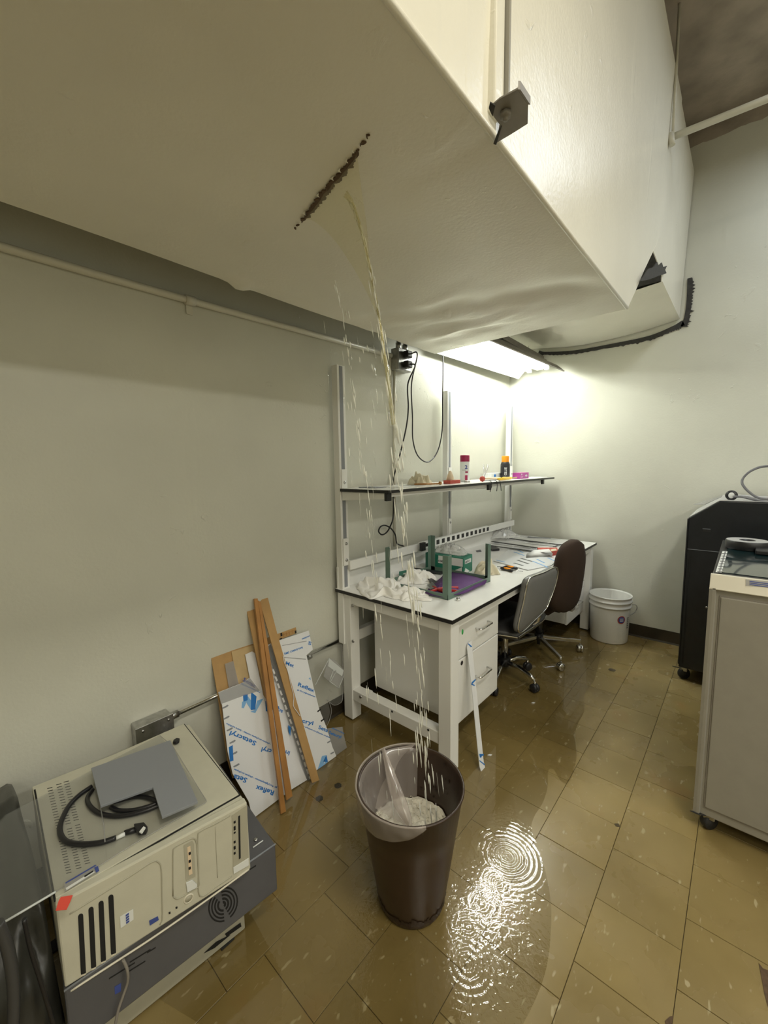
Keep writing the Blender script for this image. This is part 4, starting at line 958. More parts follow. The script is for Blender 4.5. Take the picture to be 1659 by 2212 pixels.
e0, e1 = on_pail(PI/2+.15, .31, .15), on_pail(PI/2+.15, .24, .185)
MB().tube(smooth_path([on_pail(1.3, .315, .152), on_pail(1.35, .318, .175), on_pail(1.45, .29, .185), on_pail(1.35, .255, .172), on_pail(1.1, .24, .155)], 6), .003, 6).build('bail_handle', M['steel'], bk)

# ================================================================== BROWN BIN
bn = thing('waste_bin', (-.745, .955, 0), 'brown plastic waste bin half full of foaming leak water', 'bin')
bc = V(-.745, .95, 0); RT, RB, HB = .167, .108, .405
def binr(z_): return RB+(RT-RB)*z_/HB
MB().lathe([(0, .003), (RB-.012, .003), (RB-.004, .0), (RB, .008), (binr(.12), .12), (binr(.25), .25), (RT, HB-.004), (RT+.004, HB-.003), (RT+.004, HB+.002), (RT-.003, HB+.002), (RT-.004, HB-.01), (binr(.2)-.004, .2), (RB-.006, .014), (0, .014)], bc, 64).build('bin_wall', M['bin'], bn)
# scum marks at the foot
b = MB(); r = random.Random(3)
for k in range(90):
    a = k/90*2*PI; hgt = .03+.025*abs(noise.noise(V(math.cos(a)*4, math.sin(a)*4, 0)))+r.uniform(0, .008)
    a2 = (k+1)/90*2*PI; hg2 = hgt+r.uniform(-.008, .008)
    b.add([bc+V(math.cos(a)*(binr(z_)+.0008), math.sin(a)*(binr(z_)+.0008), z_) for a, z_ in ((a, .009+.014*abs(math.sin(k*.7))), (a2, .009+.014*abs(math.sin(k*.7+.7))), (a2, hg2), (a, hgt))], [(0, 1, 2, 3)])
o = b.build('dark_stain', M['scum'], bn); o['kind'] = 'stuff'
# rim splatter inside
b = MB()
for k in range(34):
    a = math.radians(r.uniform(70, 150)); z_ = r.gauss(.30, .035); s_ = r.uniform(.002, .006)
    if k > 24: a = math.radians(r.uniform(-20, 40)); z_ = r.uniform(.22, .3)
    rr_ = binr(z_)-.0055
    b.add([bc+V(math.cos(a+da/rr_)*rr_, math.sin(a+da/rr_)*rr_, z_+dz) for da, dz in ((-s_, 0), (0, -s_*1.4), (s_, 0), (s_*.3, s_)) ], [(0, 1, 2, 3)])
o = b.build('inner_spots', M['scum'], bn); o['kind'] = 'stuff'
# foaming water in the bin
ZW = .235
def wf(u, v):
    a = v*2*PI; rr_ = u*(binr(ZW)-.007); x_, y_ = rr_*math.cos(a), rr_*math.sin(a)
    z_ = ZW+.010*noise.noise(V(x_*28, y_*28, 0))+.007*noise.noise(V(x_*70, y_*70, 3))+.016*math.exp(-((x_-.03)**2+(y_-.01)**2)/.0012)
    return bc+V(x_, y_, z_)
o = MB().grid(40, 96, wf).build('foaming_water', M['foam'], bn); o['label'] = 'cream coloured foaming water'
b = MB()
for k in range(260):
    a = r.uniform(0, 2*PI); rr_ = math.sqrt(r.random())*(binr(ZW)-.012); s_ = r.uniform(.001, .003)
    c_ = bc+V(rr_*math.cos(a), rr_*math.sin(a), ZW+.006+r.uniform(-.004, .006))
    b.lathe([(0, -s_), (s_*.8, -s_*.5), (s_, 0), (s_*.8, s_*.5), (0, s_)], c_, 7)
o = b.build('foam_bubbles', M['foam'], bn); o['kind'] = 'stuff'
# plastic liner slumped over the rim on the camera's left side
A0, A1 = math.radians(118), math.radians(322)      # arc of rim that the liner still covers
def lin(u, v):
    a = A0+(A1-A0)*u; f = math.sin(PI*u)**.6
    wr = .004*noise.noise(V(u*22, v*3, 0))
    if v < .5:      # inside, from water to rim
        t = v/.5; z_ = ZW+.005+(HB+.004-ZW)*t; rr_ = binr(z_)-.008-.006*(1-t)+wr
    else:           # outside drop
        t = (v-.5)/.5; z_ = HB+.004-t*(.004+.088*f); rr_ = binr(z_)+.007+.004*math.sin(t*PI)+wr*(.3+t)
    return bc+V(math.cos(a)*rr_, math.sin(a)*rr_, z_)
lb = thing('bin_liner', bc+V(0, 0, HB), 'cloudy clear plastic liner slumped inside and over the rim of the brown bin', 'plastic bag')
MB().grid(90, 24, lin).build('bag_film', M['liner'], lb)
hem = [lin(k/60, 1.0) for k in range(61)]
MB().tube([lin(k/60, .5)+V(0, 0, .002) for k in range(61)], .0028, 6).build('rim_fold', M['liner'], lb)
# stretched fold running from the rim down into the water
def fold(u, v):
    top = hz(829, 1621, HB+.012); tip = bc+V(.0, -.005, ZW+.012)
    p = top.lerp(tip, u); w_ = .012+.034*math.sin(PI*min(1, u*1.0))**.8*(.5+u) ; sd = V(.75, .66, 0)
    p += sd*(v-.5)*w_*1.0+V(0, 0, -.018*math.sin(PI*u)+.012*math.cos((v-.5)*PI)+.004*noise.noise(V(v*7, u*3, 0)))
    return p
MB().grid(30, 12, fold).build('stretched_fold', M['liner'], lb, sol=.0015)
def fold2(u, v):
    e = lin(.0+.30*v, .5); top = hz(829, 1621, HB+.012); tip = bc+V(.0, -.005, ZW+.012)
    p = top.lerp(tip, u); q = lin(.02+.35*u, .5-.45*u); return p.lerp(q, v)+V(0, 0, -.02*math.sin(PI*v)*math.sin(PI*u))
MB().grid(24, 16, fold2).build('slumped_film', M['liner'], lb)

# ================================================================== FALLING WATER
ws = thing('leaking_water', (-.8, .85, 1.2), 'leaking water pouring from the duct split down into the brown bin', 'water')
r = random.Random(11)
# flow lines: (start on split, end in the bin, weight)
def flow(p0, p1, vy=1.0):
    def f(t):   # t 0..1 in time
        return V(p0.x+(p1.x-p0.x)*t, p0.y+(p1.y-p0.y)*t, p0.z+(p1.z-p0.z)*t*t)
    return f
main0, main1 = hz(735, 412, ZU-.01), V(-.668, .955, ZW)
left0, left1 = hz(672, 470, ZU-.01), V(-.79, .93, ZW)
mid = flow(main0, main1); lft = flow(left0, left1)
# thin sheet fanning from the split to the stream
def sheet(u, v):
    i = 20+int(v*66); p = path[i]+V(0, 0, -.002)
    q = mid(.30+.10*v); t = u
    z_ = p.z+(q.z-p.z)*t**1.6
    return V(p.x+(q.x-p.x)*t, p.y+(q.y-p.y)*t, z_)+V(.004*noise.noise(V(v*9, u*2, 0)), .004*noise.noise(V(v*9, u*2, 5)), 0)
MB().grid(30, 33, sheet).build('water_curtain', M['water_sheet'], ws)
b = MB()
def drop(bb, f, t, ln, rad, off, n=6):
    p, q = f(t)+off, f(min(1.0, t+ln))+off
    m1 = p.lerp(q, .3)+V(r.uniform(-1, 1), r.uniform(-1, 1), 0)*rad*.5; m2 = p.lerp(q, .75)
    bb.tube([p, m1, m2, q], [rad*.3, rad, rad*.8, rad*.2], n)
for k in range(230):      # main string, breaking up on its way down
    t = .10+.88*r.random(); sp_ = .003+.020*max(0, t-.30)
    drop(b, mid, t, r.uniform(.010, .034)*(1.2-t*.5), r.uniform(.0008, .0024), V(r.gauss(0, sp_), r.gauss(0, sp_), 0))
for k in range(14):
    t = .08+k*.024; drop(b, mid, t, .03, .002, V(r.gauss(0, .002), r.gauss(0, .002), 0))
o = b.build('main_stream', M['water_drop'], ws); o['kind'] = 'stuff'
b = MB()
for k in range(60):      # second string to the left
    t = .28+.70*r.random(); sp_ = .003+.028*max(0, t-.45)
    drop(b, lft, t, r.uniform(.008, .024), r.uniform(.0008, .0022), V(r.gauss(0, sp_), r.gauss(0, sp_), 0))
for k in range(46):      # loose drops between the strings
    f_ = flow(hz(r.uniform(650, 745), r.uniform(400, 480), ZU-.01), V(r.uniform(-.86, -.64), r.uniform(.88, 1.02), ZW))
    drop(b, f_, .35+.64*r.random(), r.uniform(.006, .020), r.uniform(.0006, .0018), V(0, 0, 0))
o = b.build('side_drops', M['water_drop'], ws); o['kind'] = 'stuff'
b = MB()
for k in range(50):
    f_ = flow(hz(r.uniform(640, 745), r.uniform(400, 490), ZU-.01), V(r.uniform(-.95, -.60), r.uniform(.82, 1.08), ZW))
    drop(b, f_, .35+.6*r.random(), r.uniform(.012, .03), r.uniform(.0005, .0009), V(0, 0, 0), 5)
o = b.build('fine_spray', M['water_faint'], ws); o['kind'] = 'stuff'
# smooth glassy rope at the top where the curtain gathers
b = MB()
for a0, rad in ((.02, .0022), (-.015, .0018), (.0, .003)):
    b.tube([mid(t)+V(a0*(.30-t)*2, -a0*(.3-t), 0)+V(.003*noise.noise(V(t*40, a0*99, 0)), 0, 0) for t in [.05+.02*i for i in range(26)]], rad, 8)
o = b.build('glassy_strands', M['water_sheet'], ws); o['kind'] = 'stuff'

# puddle on the floor
pd_px = [(1262, 1500), (1262, 1535), (1249, 1562), (1243, 1586), (1246, 1625), (1240, 1662), (1228, 1690), (1212, 1688), (1196, 1662), (1184, 1666), (1183, 1700), (1172, 1735), (1155, 1762), (1148, 1790), (1162, 1830), (1178, 1880), (1190, 1950), (1188, 2040), (1172, 2120), (1130, 2212), (1060, 2330), (900, 2500)]
pts = smooth_path([hz(a, b2, .0015) for a, b2 in pd_px], 6)
loop = pts+[V(-1.62, .1, .0015), V(XL+.015, .3, .0015), V(XL+.015, YB-.02, .0015), V(-.9, YB-.02, .0015), V(-.72, 3.2, .0015), V(-.66, 2.8, .0015)]
pb = bmesh.new(); vv = [pb.verts.new(p) for p in loop]; fce = pb.faces.new(vv); bmesh.ops.triangulate(pb, faces=[fce]); pme = bpy.data.meshes.new('puddle'); pb.normal_update(); pb.to_mesh(pme); pme.materials.append(M['puddle'])
if pme.polygons[0].normal.z < 0: pme.flip_normals()
po = bpy.data.objects.new('puddle', pme); C.objects.link(po); tag(po, 'shallow puddle of leaked water rippling over the floor round the bin and under the bench', 'puddle', kind='stuff')
# splash drops on the floor around the bin
b = MB()
for k in range(34):
    a = r.uniform(-1.6, .5); d = .13+abs(r.gauss(0, .16)); c_ = V(bc.x+d*math.cos(a), bc.y+d*math.sin(a), .002); s_ = r.uniform(.0015, .0045)
    b.lathe([(s_, 0), (s_*.9, s_*.4), (s_*.5, s_*.75), (0, s_*.85)], c_, 10)
o = b.build('splash_drops', M['water_sheet']); tag(o, 'small drops and bubbles splashed on the floor around the bin', 'water drops', kind='stuff')

# ================================================================== COMPUTER CASES
def c1(x, y): return (x/2.676, 1500+y/2.676)
def c2(x, y): return (420+x/4.172, 1250+y/4.174)
fL, fR = V(-1.036, .106, .5), V(-.970, .512, .5)
fd = (fR-fL).normalized(); fn = V(fd.y, -fd.x, 0)
def hf(p, off=0): return hit(p[0], p[1], fL+fn*off, fn)
def onf(name, pts, m, parent, off=.0005, th=.001, flip=1):
    return MB().prism([hf(c1(*p), off) for p in pts], fn*th).build(name, m, parent)
cs = thing('computer_case', (-1.23, .33, .297), 'beige computer case lying on its side on top of the stack', 'computer')
BR_, BL_ = V(-1.45, .562, 0), V(-1.505, .132, 0)
quad = [V(fL.x, fL.y, 0), V(fR.x, fR.y, 0), BR_, BL_]
def at_z(q, z_): return [V(p.x, p.y, z_) for p in q]
inset = [q+(sum(quad, V(0, 0, 0))/4-q)*.004 for q in quad]
MB().prism(at_z(inset, .297), (0, 0, .201)).build('body', M['beige'], cs, bev=.003)
# bezel bar in front and the side panel on top, a dark seam between
MB().prism([quad[0]+V(0, 0, .297)+fn*.0, quad[1]+V(0, 0, .297), quad[1]-fn*.024+V(0, 0, .297), quad[0]-fn*.024+V(0, 0, .297)], (0, 0, .2035)).build('front_bezel', M['beige'], cs, bev=.004)
tp = [hz(*c1(*p), .5012) for p in ((205, 548), (1062, 172), (1380, 578), (322, 1180))]
tpc = sum(tp, V(0, 0, 0))/4
MB().prism([V(q.x, q.y, .498) for q in [p+(p-tpc)*.018 for p in tp]], (0, 0, .0012)).build('seam', M['dark'], cs)
MB().prism([q-V(0, 0, .002) for q in tp], (0, 0, .0035)).build('side_panel', M['beige'], cs, bev=.001)
b = MB()
for (x0_, y0_, x1_, y1_, n_) in ((288, 540, 398, 1030, 33), (340, 518, 455, 1003, 33), (383, 503, 506, 975, 33)):
    for k in range(n_):
        if k in (16,): continue
        f = k/(n_-1); cx_, cy_ = x0_+(x1_-x0_)*f, y0_+(y1_-y0_)*f
        P4 = [hz(*c1(cx_+dx, cy_+dy), .5029) for dx, dy in ((-15, 3.2), (15, -4.2), (15, -.6), (-15, 6.6))]
        b.prism(P4, (0, 0, .0003))
o = b.build('vent_slots', M['dark'], cs); o['kind'] = 'stuff'
def slot_loop(xt, yt, xb_, yb_, wd):
    out = []
    for k in range(7): a = PI*k/6; out.append((xt-wd*math.cos(a), yt-wd*1.0*math.sin(a)-wd*.3*math.cos(a)*-1))
    for k in range(7): a = PI*k/6; out.append((xb_+wd*math.cos(a), yb_+wd*.9*math.sin(a)-wd*.3*math.cos(a)))
    return out
for xt, yt, xb_, yb_ in ((466, 1282, 482, 1608), (526, 1243, 541, 1572), (584, 1208, 598, 1534), (641, 1172, 656, 1492)):
    onf('front_vent', slot_loop(xt, yt, xb_, yb_, 15), M['dark'], cs, .0002, .0006)
    onf('vent_lip', [(xb_-13, yb_+14), (xb_+13, yb_+3), (xb_+14, yb_+11), (xb_-12, yb_+24)], M['machine_trim'], cs, .0006, .0006)
def outline(name, pts, m, wd=.0016, off=.0006):
    P_ = [hf(c1(*p), off) for p in pts]; return MB().tube(smooth_path(P_, 4), wd, 6).build(name, m, cs)
outline('panel_groove', [(402, 1270), (560, 1170), (760, 1045), (880, 968), (918, 972), (932, 1010), (936, 1150), (938, 1290), (925, 1330)], M['beige_in'])
outline('panel_groove', [(1000, 1165), (1000, 930), (1010, 885), (1060, 855), (1110, 832), (1132, 845), (1140, 900), (1148, 1060), (1148, 1110), (1100, 1140), (1030, 1180), (1002, 1170)], M['beige_in'])
outline('panel_groove', [(1330, 700), (1240, 750), (1160, 790), (1143, 830), (1148, 1000), (1155, 1165), (1250, 1110), (1340, 1050)], M['beige_in'])
outline('panel_groove', [(1245, 765), (1250, 900), (1258, 1060)], M['beige_in'], .0008)
outline('bezel_edge', [(408, 1715), (600, 1590), (900, 1395), (1200, 1185), (1440, 1010)], M['machine_trim'], .0025, .001)
onf('drive_recess', [(1062, 872), (1110, 846), (1120, 860), (1130, 1050), (1075, 1078)], M['beige_in'], cs, .0004)
onf('drive_slot', [(1082, 885), (1100, 876), (1112, 1035), (1092, 1046)], M['wax'], cs, .0014)
for y_ in (915, 960, 1000): onf('drive_mark', [(1090, y_), (1102, y_-6), (1103, y_+8), (1091, y_+14)], M['dark'], cs, .0025)
onf('eject_handle', [(1075, 1088), (1112, 1070), (1138, 1095), (1135, 1112), (1082, 1140)], M['box_white'], cs, .001, .003)
onf('disc_drive', [(1340, 700), (1428, 640), (1437, 985), (1348, 1030)], M['beige_in'], cs, .0004)
onf('disc_tray_slot', [(1377, 705), (1387, 698), (1391, 945), (1381, 952)], M['dark'], cs, .0016)
for y_, h_ in ((735, 12), (765, 22), (798, 8), (850, 12), (880, 18), (915, 12)): onf('drive_button', [(1350, y_), (1361, y_-6), (1362, y_+h_-6), (1351, y_+h_)], M['dark'], cs, .0016)
onf('tray_lip', [(1348, 1000), (1435, 945), (1437, 985), (1350, 1035)], M['box_white'], cs, .001, .002)
q = hf(c1(1090, 1180), 0.0)
Mf = Matrix((fn, fd, V(0, 0, 1))).transposed()
Mz = Matrix((fd, V(0, 0, 1), fn)).transposed()
MB().lathe([(.0085, 0), (.0095, .002), (.011, .002), (.012, 0)], q, 20, Mz).build('power_button_ring', M['machine_trim'], cs)
MB().lathe([(0, .0015), (.0082, .0012), (.0085, 0)], q, 20, Mz).build('power_button', M['beige_in'], cs)
for x_, y_ in ((980, 1260), (1020, 1230)): onf('pinhole', [(x_-6, y_), (x_+5, y_-5), (x_+6, y_+5), (x_-4, y_+10)], M['dark'], cs, .0004)
lb_ = onf('paper_label', [(693, 1285), (770, 1240), (772, 1300), (697, 1350)], M['box_white'], cs, .0006)
for k in range(4): onf('label_line', [(726+k, 1275+k*14), (744+k, 1262+k*14), (745+k, 1270+k*14), (727+k, 1284+k*14)], M['label_blue'], cs, .0018)
onf('blue_sticker', [(862, 1308), (912, 1282), (918, 1302), (866, 1335)], M['label_blue'], cs, .0006)
MB().prism([hz(*c1(*p), .5055) for p in ((352, 1172), (421, 1162), (404, 1205), (385, 1245), (322, 1252), (338, 1198))], (0, 0, .0008)).build('red_sticker', M['pink'], cs)
# blue grey case underneath
gq = [V(-1.034, .104, 0), V(-.985, .602, 0), V(-1.43, .655, 0), V(-1.49, .150, 0)]
gL, gR = gq[0]+V(0, 0, .292), gq[1]+V(0, 0, .292); gd = (gR-gL).normalized(); gn = V(gd.y, -gd.x, 0)
gc = thing('computer_case', (-1.23, .2, .142), 'dark blue grey computer case with fan grille in the middle of the stack', 'computer')
MB().prism(at_z(gq, .142), (0, 0, .152)).build('body', M['greycase'], gc, bev=.004)
def hg(p, off): return hit(*c1(*p), gL+gn*off, gn)
for rr_, w_ in ((1.0, .09), (.80, .09), (.60, .1), (.40, .12), (.2, .14)):
    for a0, a1 in ((-60, 100), (135, 275)):
        P_, Q_ = [], []
        if rr_ < .3 and a0 > 0: continue
        for k in range(15):
            a = math.radians(a0+(a1-a0)*k/14)
            for lst, r2 in ((P_, rr_), (Q_, rr_-w_)):
                ux_, uy_ = r2*math.cos(a), r2*math.sin(a)
                lst.append(hg((1290+86*ux_, 1215-100*uy_-22*ux_), .0005))
        b = MB().add(P_+Q_, [(k, k+1, 16+k, 15+k) for k in range(14)]); b.build('fan_grille_slot', M['dark'], gc, sol=.0006)
for (x_, y_, l_) in ((630, 1640, 150), (740, 1600, 100), (750, 1545, 120), (850, 1490, 50), (1425, 1020, 55)):
    MB().prism([hg((x_, y_), .0004), hg((x_+l_, y_-l_*.62), .0004), hg((x_+l_, y_-l_*.62+7), .0004), hg((x_, y_+7), .0004)], gn*.0004).build('faded_print', M['dark'], gc)
MB().prism([hg(p, .0004) for p in ((662, 1690), (700, 1668), (700, 1715), (664, 1735))], gn*.0004).build('blue_print', M['label_blue'], gc)
MB().tube([gL+V(0, 0, .003), gR+V(0, 0, .003)], .0025, 6).build('top_edge', M['greyplate'], gc)
q = hz(*c1(1478, 838), .297); MB().lathe([(0, .002), (.005, .002), (.006, 0)], q, 10).build('screw', M['steel'], gc)
MB().tube([hz(*c1(1462, 885), .2965), hz(*c1(1520, 845), .2965)], .0018, 6).build('panel_edge', M['box_white'], gc)
# lowest beige case
lq = [V(-1.106, .11, 0), V(-1.068, .535, 0), V(-1.46, .60, 0), V(-1.49, .155, 0)]
lcs = thing('computer_case', (-1.28, .15, 0), 'beige and grey computer case at the bottom of the stack on the floor', 'computer')
MB().prism(at_z(lq, .004), (0, 0, .136)).build('body', M['beige_in'], lcs, bev=.004)
MB().tube([V(-1.105, .11, .13), V(-1.066, .535, .13)], .003, 6).build('top_edge', M['machine_trim'], lcs)
for x_, y_ in ((-1.09, .48), (-1.43, .5), (-1.12, .13), (-1.46, .14)): MB().box((x_-.02, y_-.02, 0), (x_+.02, y_+.02, .006)).build('foot', M['rubber'], lcs)
ln_ = V(.885, -.052, 0).normalized()
def hlw(p, off=.001): return hit(*c1(*p), V(-1.106, .085, 0)+V(.996, -.084, 0)*off, V(.996, -.084, 0))
for pts in (((1180, 1495), (1250, 1430), (1330, 1390), (1240, 1465)), ((1300, 1385), (1390, 1320), (1395, 1340), (1310, 1400))):
    MB().prism([hlw(p) for p in pts], (.001, 0, 0)).build('front_slot', M['dark'], lcs)
# white cord down the front
cord('data_cable', [hf(c1(712, 1535), .012), hg((735, 1590), .02), hg((738, 1660), .016), hg((712, 1740), .014), hg((685, 1820), .014), hg((668, 1905), .014), hg((660, 1990), .014)], .0032, 'thin pale grey cable hanging down the front of the dark case', M['bracket'], 'cable')

# grey notched plate and clear sheet on the top case
ZP = .512
pl = MB().prism([hz(*c1(*p), ZP+.016) for p in ((528, 437), (985, 275), (1145, 632), (937, 722), (884, 550), (582, 658))], (0, 0, .007)).build('notched_plate', M['greyplate'], bev=.001)
tag(pl, 'flat grey L shaped plate with a square notch lying on the top case', 'plate')
lk = [(530, 532), (455, 585), (395, 650), (352, 740), (348, 800), (375, 845), (420, 862), (500, 866), (590, 855), (668, 830)]
xc = thing('display_cable', hz(*c1(400, 650), ZP), 'thick black cable looping out from under the notched grey plate', 'cable')
MB().tube(smooth_path([hz(*c1(*p), .512) for p in lk], 6), .0062, 10).build('cable', M['cable'], xc)
MB().tube([hz(*c1(672, 830), .512), hz(*c1(722, 806), .512)], [.0045, .005], 8).build('connector_sleeve', M['box_white'], xc)
MB().tube([hz(*c1(718, 802), .512), hz(*c1(790, 780), .512)], [.006, .007], 8).build('connector_grip', M['cable'], xc)
MB().prism([hz(*c1(*p), .509) for p in ((775, 775), (835, 765), (856, 790), (845, 812), (800, 818), (785, 800))], (0, 0, .014)).build('plug_body', M['cable'], xc, bev=.002)
MB().prism([hz(*c1(*p), .524) for p in ((805, 800), (830, 768), (842, 775), (820, 808))], (0, 0, .003)).build('plug_pins', M['box_white'], xc)
for pts, lab in ((((535, 550), (505, 600), (520, 645), (570, 685), (650, 703), (740, 697), (840, 672), (930, 636)), 'black cable coil under the plate, its outer loop'), (((640, 652), (690, 672), (780, 668), (880, 640), (905, 618), (800, 590), (660, 620)), 'black cable coil under the plate, its inner loop')):
    o = MB().tube(smooth_path([hz(*c1(*p), .511) for p in pts], 6), .0056, 10).build('coiled_cable', M['cable']); tag(o, lab, 'cable', 'coiled cables on the case')
o = MB().prism([hz(*c1(*p), .506) for p in ((1003, 278), (1022, 265), (1040, 268), (1036, 282), (1018, 292), (1000, 290))], (0, 0, .010)).build('black_plug', M['cable'], bev=.002); tag(o, 'small black plug at the back right of the top case', 'plug')
asb = thing('clear_acrylic_sheet', hz(*c1(600, 700), ZP+.007), 'clear acrylic sheet lying over the top case and beyond its left side', 'acrylic sheet')
MB().prism([hz(*c1(*p), .5055) for p in ((-80, 1378), (370, 1112), (560, 1000), (760, 872), (1190, 625), (1195, 612), (925, 238), (150, 640), (-80, 760))], (0, 0, .0025)).build('sheet', M['acrylic_dark'], asb)
MB().tube([hz(*c1(*p), .507) for p in ((-80, 1378), (150, 1243), (322, 1141))], .0024, 6).build('bright_edge', M['edge_acrylic'], asb)
MB().tube([hz(*c1(*p), .507) for p in ((322, 1141), (560, 1000), (760, 872), (1185, 628), (1195, 618), (1000, 300), (925, 238))], .0008, 6).build('clear_edge', M['acrylic_frost'], asb)
MB().tube([hz(*c1(*p), .53) for p in ((582, 658), (600, 760), (607, 852))], .0012, 6).build('clear_edge', M['acrylic_frost'], asb)
bs = thing('barcode_strip', hz(*c1(460, 1070), .509), 'barcode label strip at the front left corner of the top case', 'label')
MB().prism([hz(*c1(*p), .5095) for p in ((372, 1092), (556, 985), (574, 1018), (372, 1142))], (0, 0, .0008)).build('label', M['acrylic_frost'], bs)
MB().prism([hz(*c1(*p), .5105) for p in ((380, 1120), (540, 1020), (548, 1028), (384, 1132))], (0, 0, .0004)).build('white_bar', M['box_white'], bs)
MB().prism([hz(*c1(*p), .511) for p in ((486, 1050), (538, 1018), (541, 1024), (490, 1057))], (0, 0, .0004)).build('black_bar', M['dark'], bs)
MB().prism([hz(*c1(*p), .511) for p in ((545, 1002), (566, 992), (574, 1020), (556, 1032))], (0, 0, .0004)).build('blue_block', M['label_blue'], bs)
MB().prism([hz(*c1(*p), .5105) for p in ((378, 1088), (552, 985), (556, 990), (380, 1094))], (0, 0, .0004)).build('blue_bar', M['label_blue'], bs)
# black sheeting and hoses at the far left
def heap(u, v):
    y = -.62+u*.728; t = v
    prof = [(-1.04, 0), (-1.05, .14), (-1.07, .29), (-1.13, .40), (-1.28, .46), (-1.45, .49), (-1.60, .45), (-1.66, .3), (-1.67, 0)]
    k = t*(len(prof)-1); i = min(int(k), len(prof)-2); f = k-i
    x = prof[i][0]*(1-f)+prof[i+1][0]*f; z = prof[i][1]*(1-f)+prof[i+1][1]*f
    e = 1 if u < .985 else math.cos((u-.985)/.015*PI/2)
    z *= (.98+.12*noise.noise(V(y*2.5, 1, 0)))*(.35+.65*e)
    rid = abs(noise.noise(V(y*11, x*3, z*2)))*.09+abs(noise.noise(V(y*26+x*8, 3, z*5)))*.03+noise.noise(V(y*22, x*6, z*3))*.014
    return (max(XL+.012, x-.05+rid), y, max(.002, z+rid*.5))
o = MB().grid(80, 48, heap).build('black_sheeting', M['darkbag'], sol=.002); tag(o, 'heap of black plastic sheeting in the lower left corner beside the case stack', 'plastic sheet')
for pts, lab, rr_ in (((( -6, 1995), (14, 2040), (26, 2100), (30, 2160), (28, 2230)), 'dark ribbed hose curving down at the far left edge', .010),
                      (((52, 1985), (66, 2050), (88, 2120), (112, 2200), (122, 2240)), 'thin black cable hanging down between the black sheeting and the case stack', .004)):
    o = MB().tube(smooth_path([hx(a, b2, -1.022) for a, b2 in pts], 8), rr_, 12).build('hose' if rr_ > .008 else 'black_cable', M['chair_black'] if rr_ > .008 else M['cable']); tag(o, lab, 'hose' if rr_ > .008 else 'cable')

# ================================================================== LEANING SHEETS
LN = V(1, 0, .4); LNn = LN.normalized()
def hl(p, off): return hit(*c2(*p), V(-1.42+off, 0, 0), LN)
def lean(name, pts, off, m, parent, th=.003):
    P_ = []
    for p in pts:
        q = hl(p, off)
        if q.z < .003:      # rest on the floor
            q = V(q.x+q.z*.0, q.y, .003); q.x = (-1.42+off)-.4*.003
        P_.append(q)
    return MB().prism(P_, -LNn*th).build(name, m, parent)
def ltext(s, p0, p1, off, size, parent, m=None):
    a, b2 = hl(p0, off), hl(p1, off); ux = (b2-a).normalized(); uy = LNn.cross(ux)
    L0 = (b2-a).length
    o = text_obj(s, size, m or M['blue'], parent, a, ux, uy, bold=size*.025)
    wid = max((Vector(v.co).dot(ux)) for v in o.data.vertices)
    if wid > 0:
        k = L0/wid
        for v in o.data.vertices:
            c_ = Vector(v.co); along = c_.dot(ux); v.co = c_+ux*along*(k-1)
    return o
hb = thing('hardboard_panel', hl((300, 1500), -.02), 'large tan hardboard panel leaning at the back of the pile by the wall', 'board')
lean('panel', [(150, 708), (525, 588), (752, 492), (915, 435), (921, 492), (770, 548), (900, 1300), (900, 1700), (345, 1800), (300, 1640), (205, 1020)], -.02, M['wood2'], hb, .004)
for pts in (((775, 492), (790, 486), (793, 515), (778, 522)), ((768, 540), (790, 532), (788, 545), (770, 552)), ((905, 470), (918, 466), (920, 490), (908, 494))): lean('burn_mark', pts, -.0185, M['dark'], hb, .0008)
for k in range(4): lean('engraved_line', [(800+k*26, 492-k*9), (804+k*26, 490-k*9), (808+k*26, 522-k*9), (804+k*26, 524-k*9)], -.0185, M['wood'], hb, .0008)
lean('engraved_line', [(795, 505), (912, 458), (912, 462), (795, 510)], -.0185, M['wood'], hb, .0008)
o = lean('frosted_sheet', [(275, 768), (350, 742), (420, 1030), (330, 1090)], -.008, M['acrylic_frost'], None); tag(o, 'small pinkish frosted sheet between hardboard and pale plywood', 'acrylic sheet')
o = lean('plywood_piece', [(335, 658), (530, 598), (600, 1000), (560, 1050), (400, 1050)], -.014, M['tan'], None); tag(o, 'pale plywood piece leaning on the tan hardboard', 'board')
o = lean('white_sheet', [(458, 684), (520, 655), (545, 672), (640, 1150), (540, 1100)], -.003, M['film'], None); tag(o, 'narrow white sheet standing left behind the wood strips', 'acrylic sheet')
# right printed sheet
rs = thing('printed_sheet', hl((1100, 1500), .0), 'white film covered acrylic sheet with blue print right of the wood strips', 'acrylic sheet')
lean('sheet', [(650, 600), (775, 552), (1030, 468), (1067, 640), (1010, 690), (1072, 970), (1122, 1165), (1190, 1340), (1245, 1520), (1303, 1690), (1140, 1820), (1000, 1890), (880, 1920)], .0, M['film'], rs)
lean('film_fold', [(790, 600), (1010, 560), (1012, 566), (792, 606)], .0012, M['acrylic_frost'], rs, .0008)
lean('film_fold', [(800, 706), (1005, 722), (1005, 730), (800, 714)], .0012, M['acrylic_frost'], rs, .0008)
ltext('Met', (818, 772), (892, 800), .001, .022, rs)
ltext('Reflex', (928, 965), (1078, 1025), .001, .023, rs)
ltext('gs Acrylglasplatten', (926, 1005), (1088, 1070), .001, .0085, rs)
ltext('cryl', (965, 1295), (1068, 1320), .001, .023, rs)
ltext('Seta', (1115, 1352), (1200, 1385), .001, .023, rs)
ltext('- plaques acryliques coul\u00e9es', (985, 1335), (1225, 1440), .001, .0085, rs)
ltext('BALSAMO (MI)', (975, 612), (808, 672), .001, .012, rs)
ltext('S', (1022, 590), (1050, 600), .001, .022, rs); ltext('coulees', (1040, 510), (968, 540), .001, .012, rs)
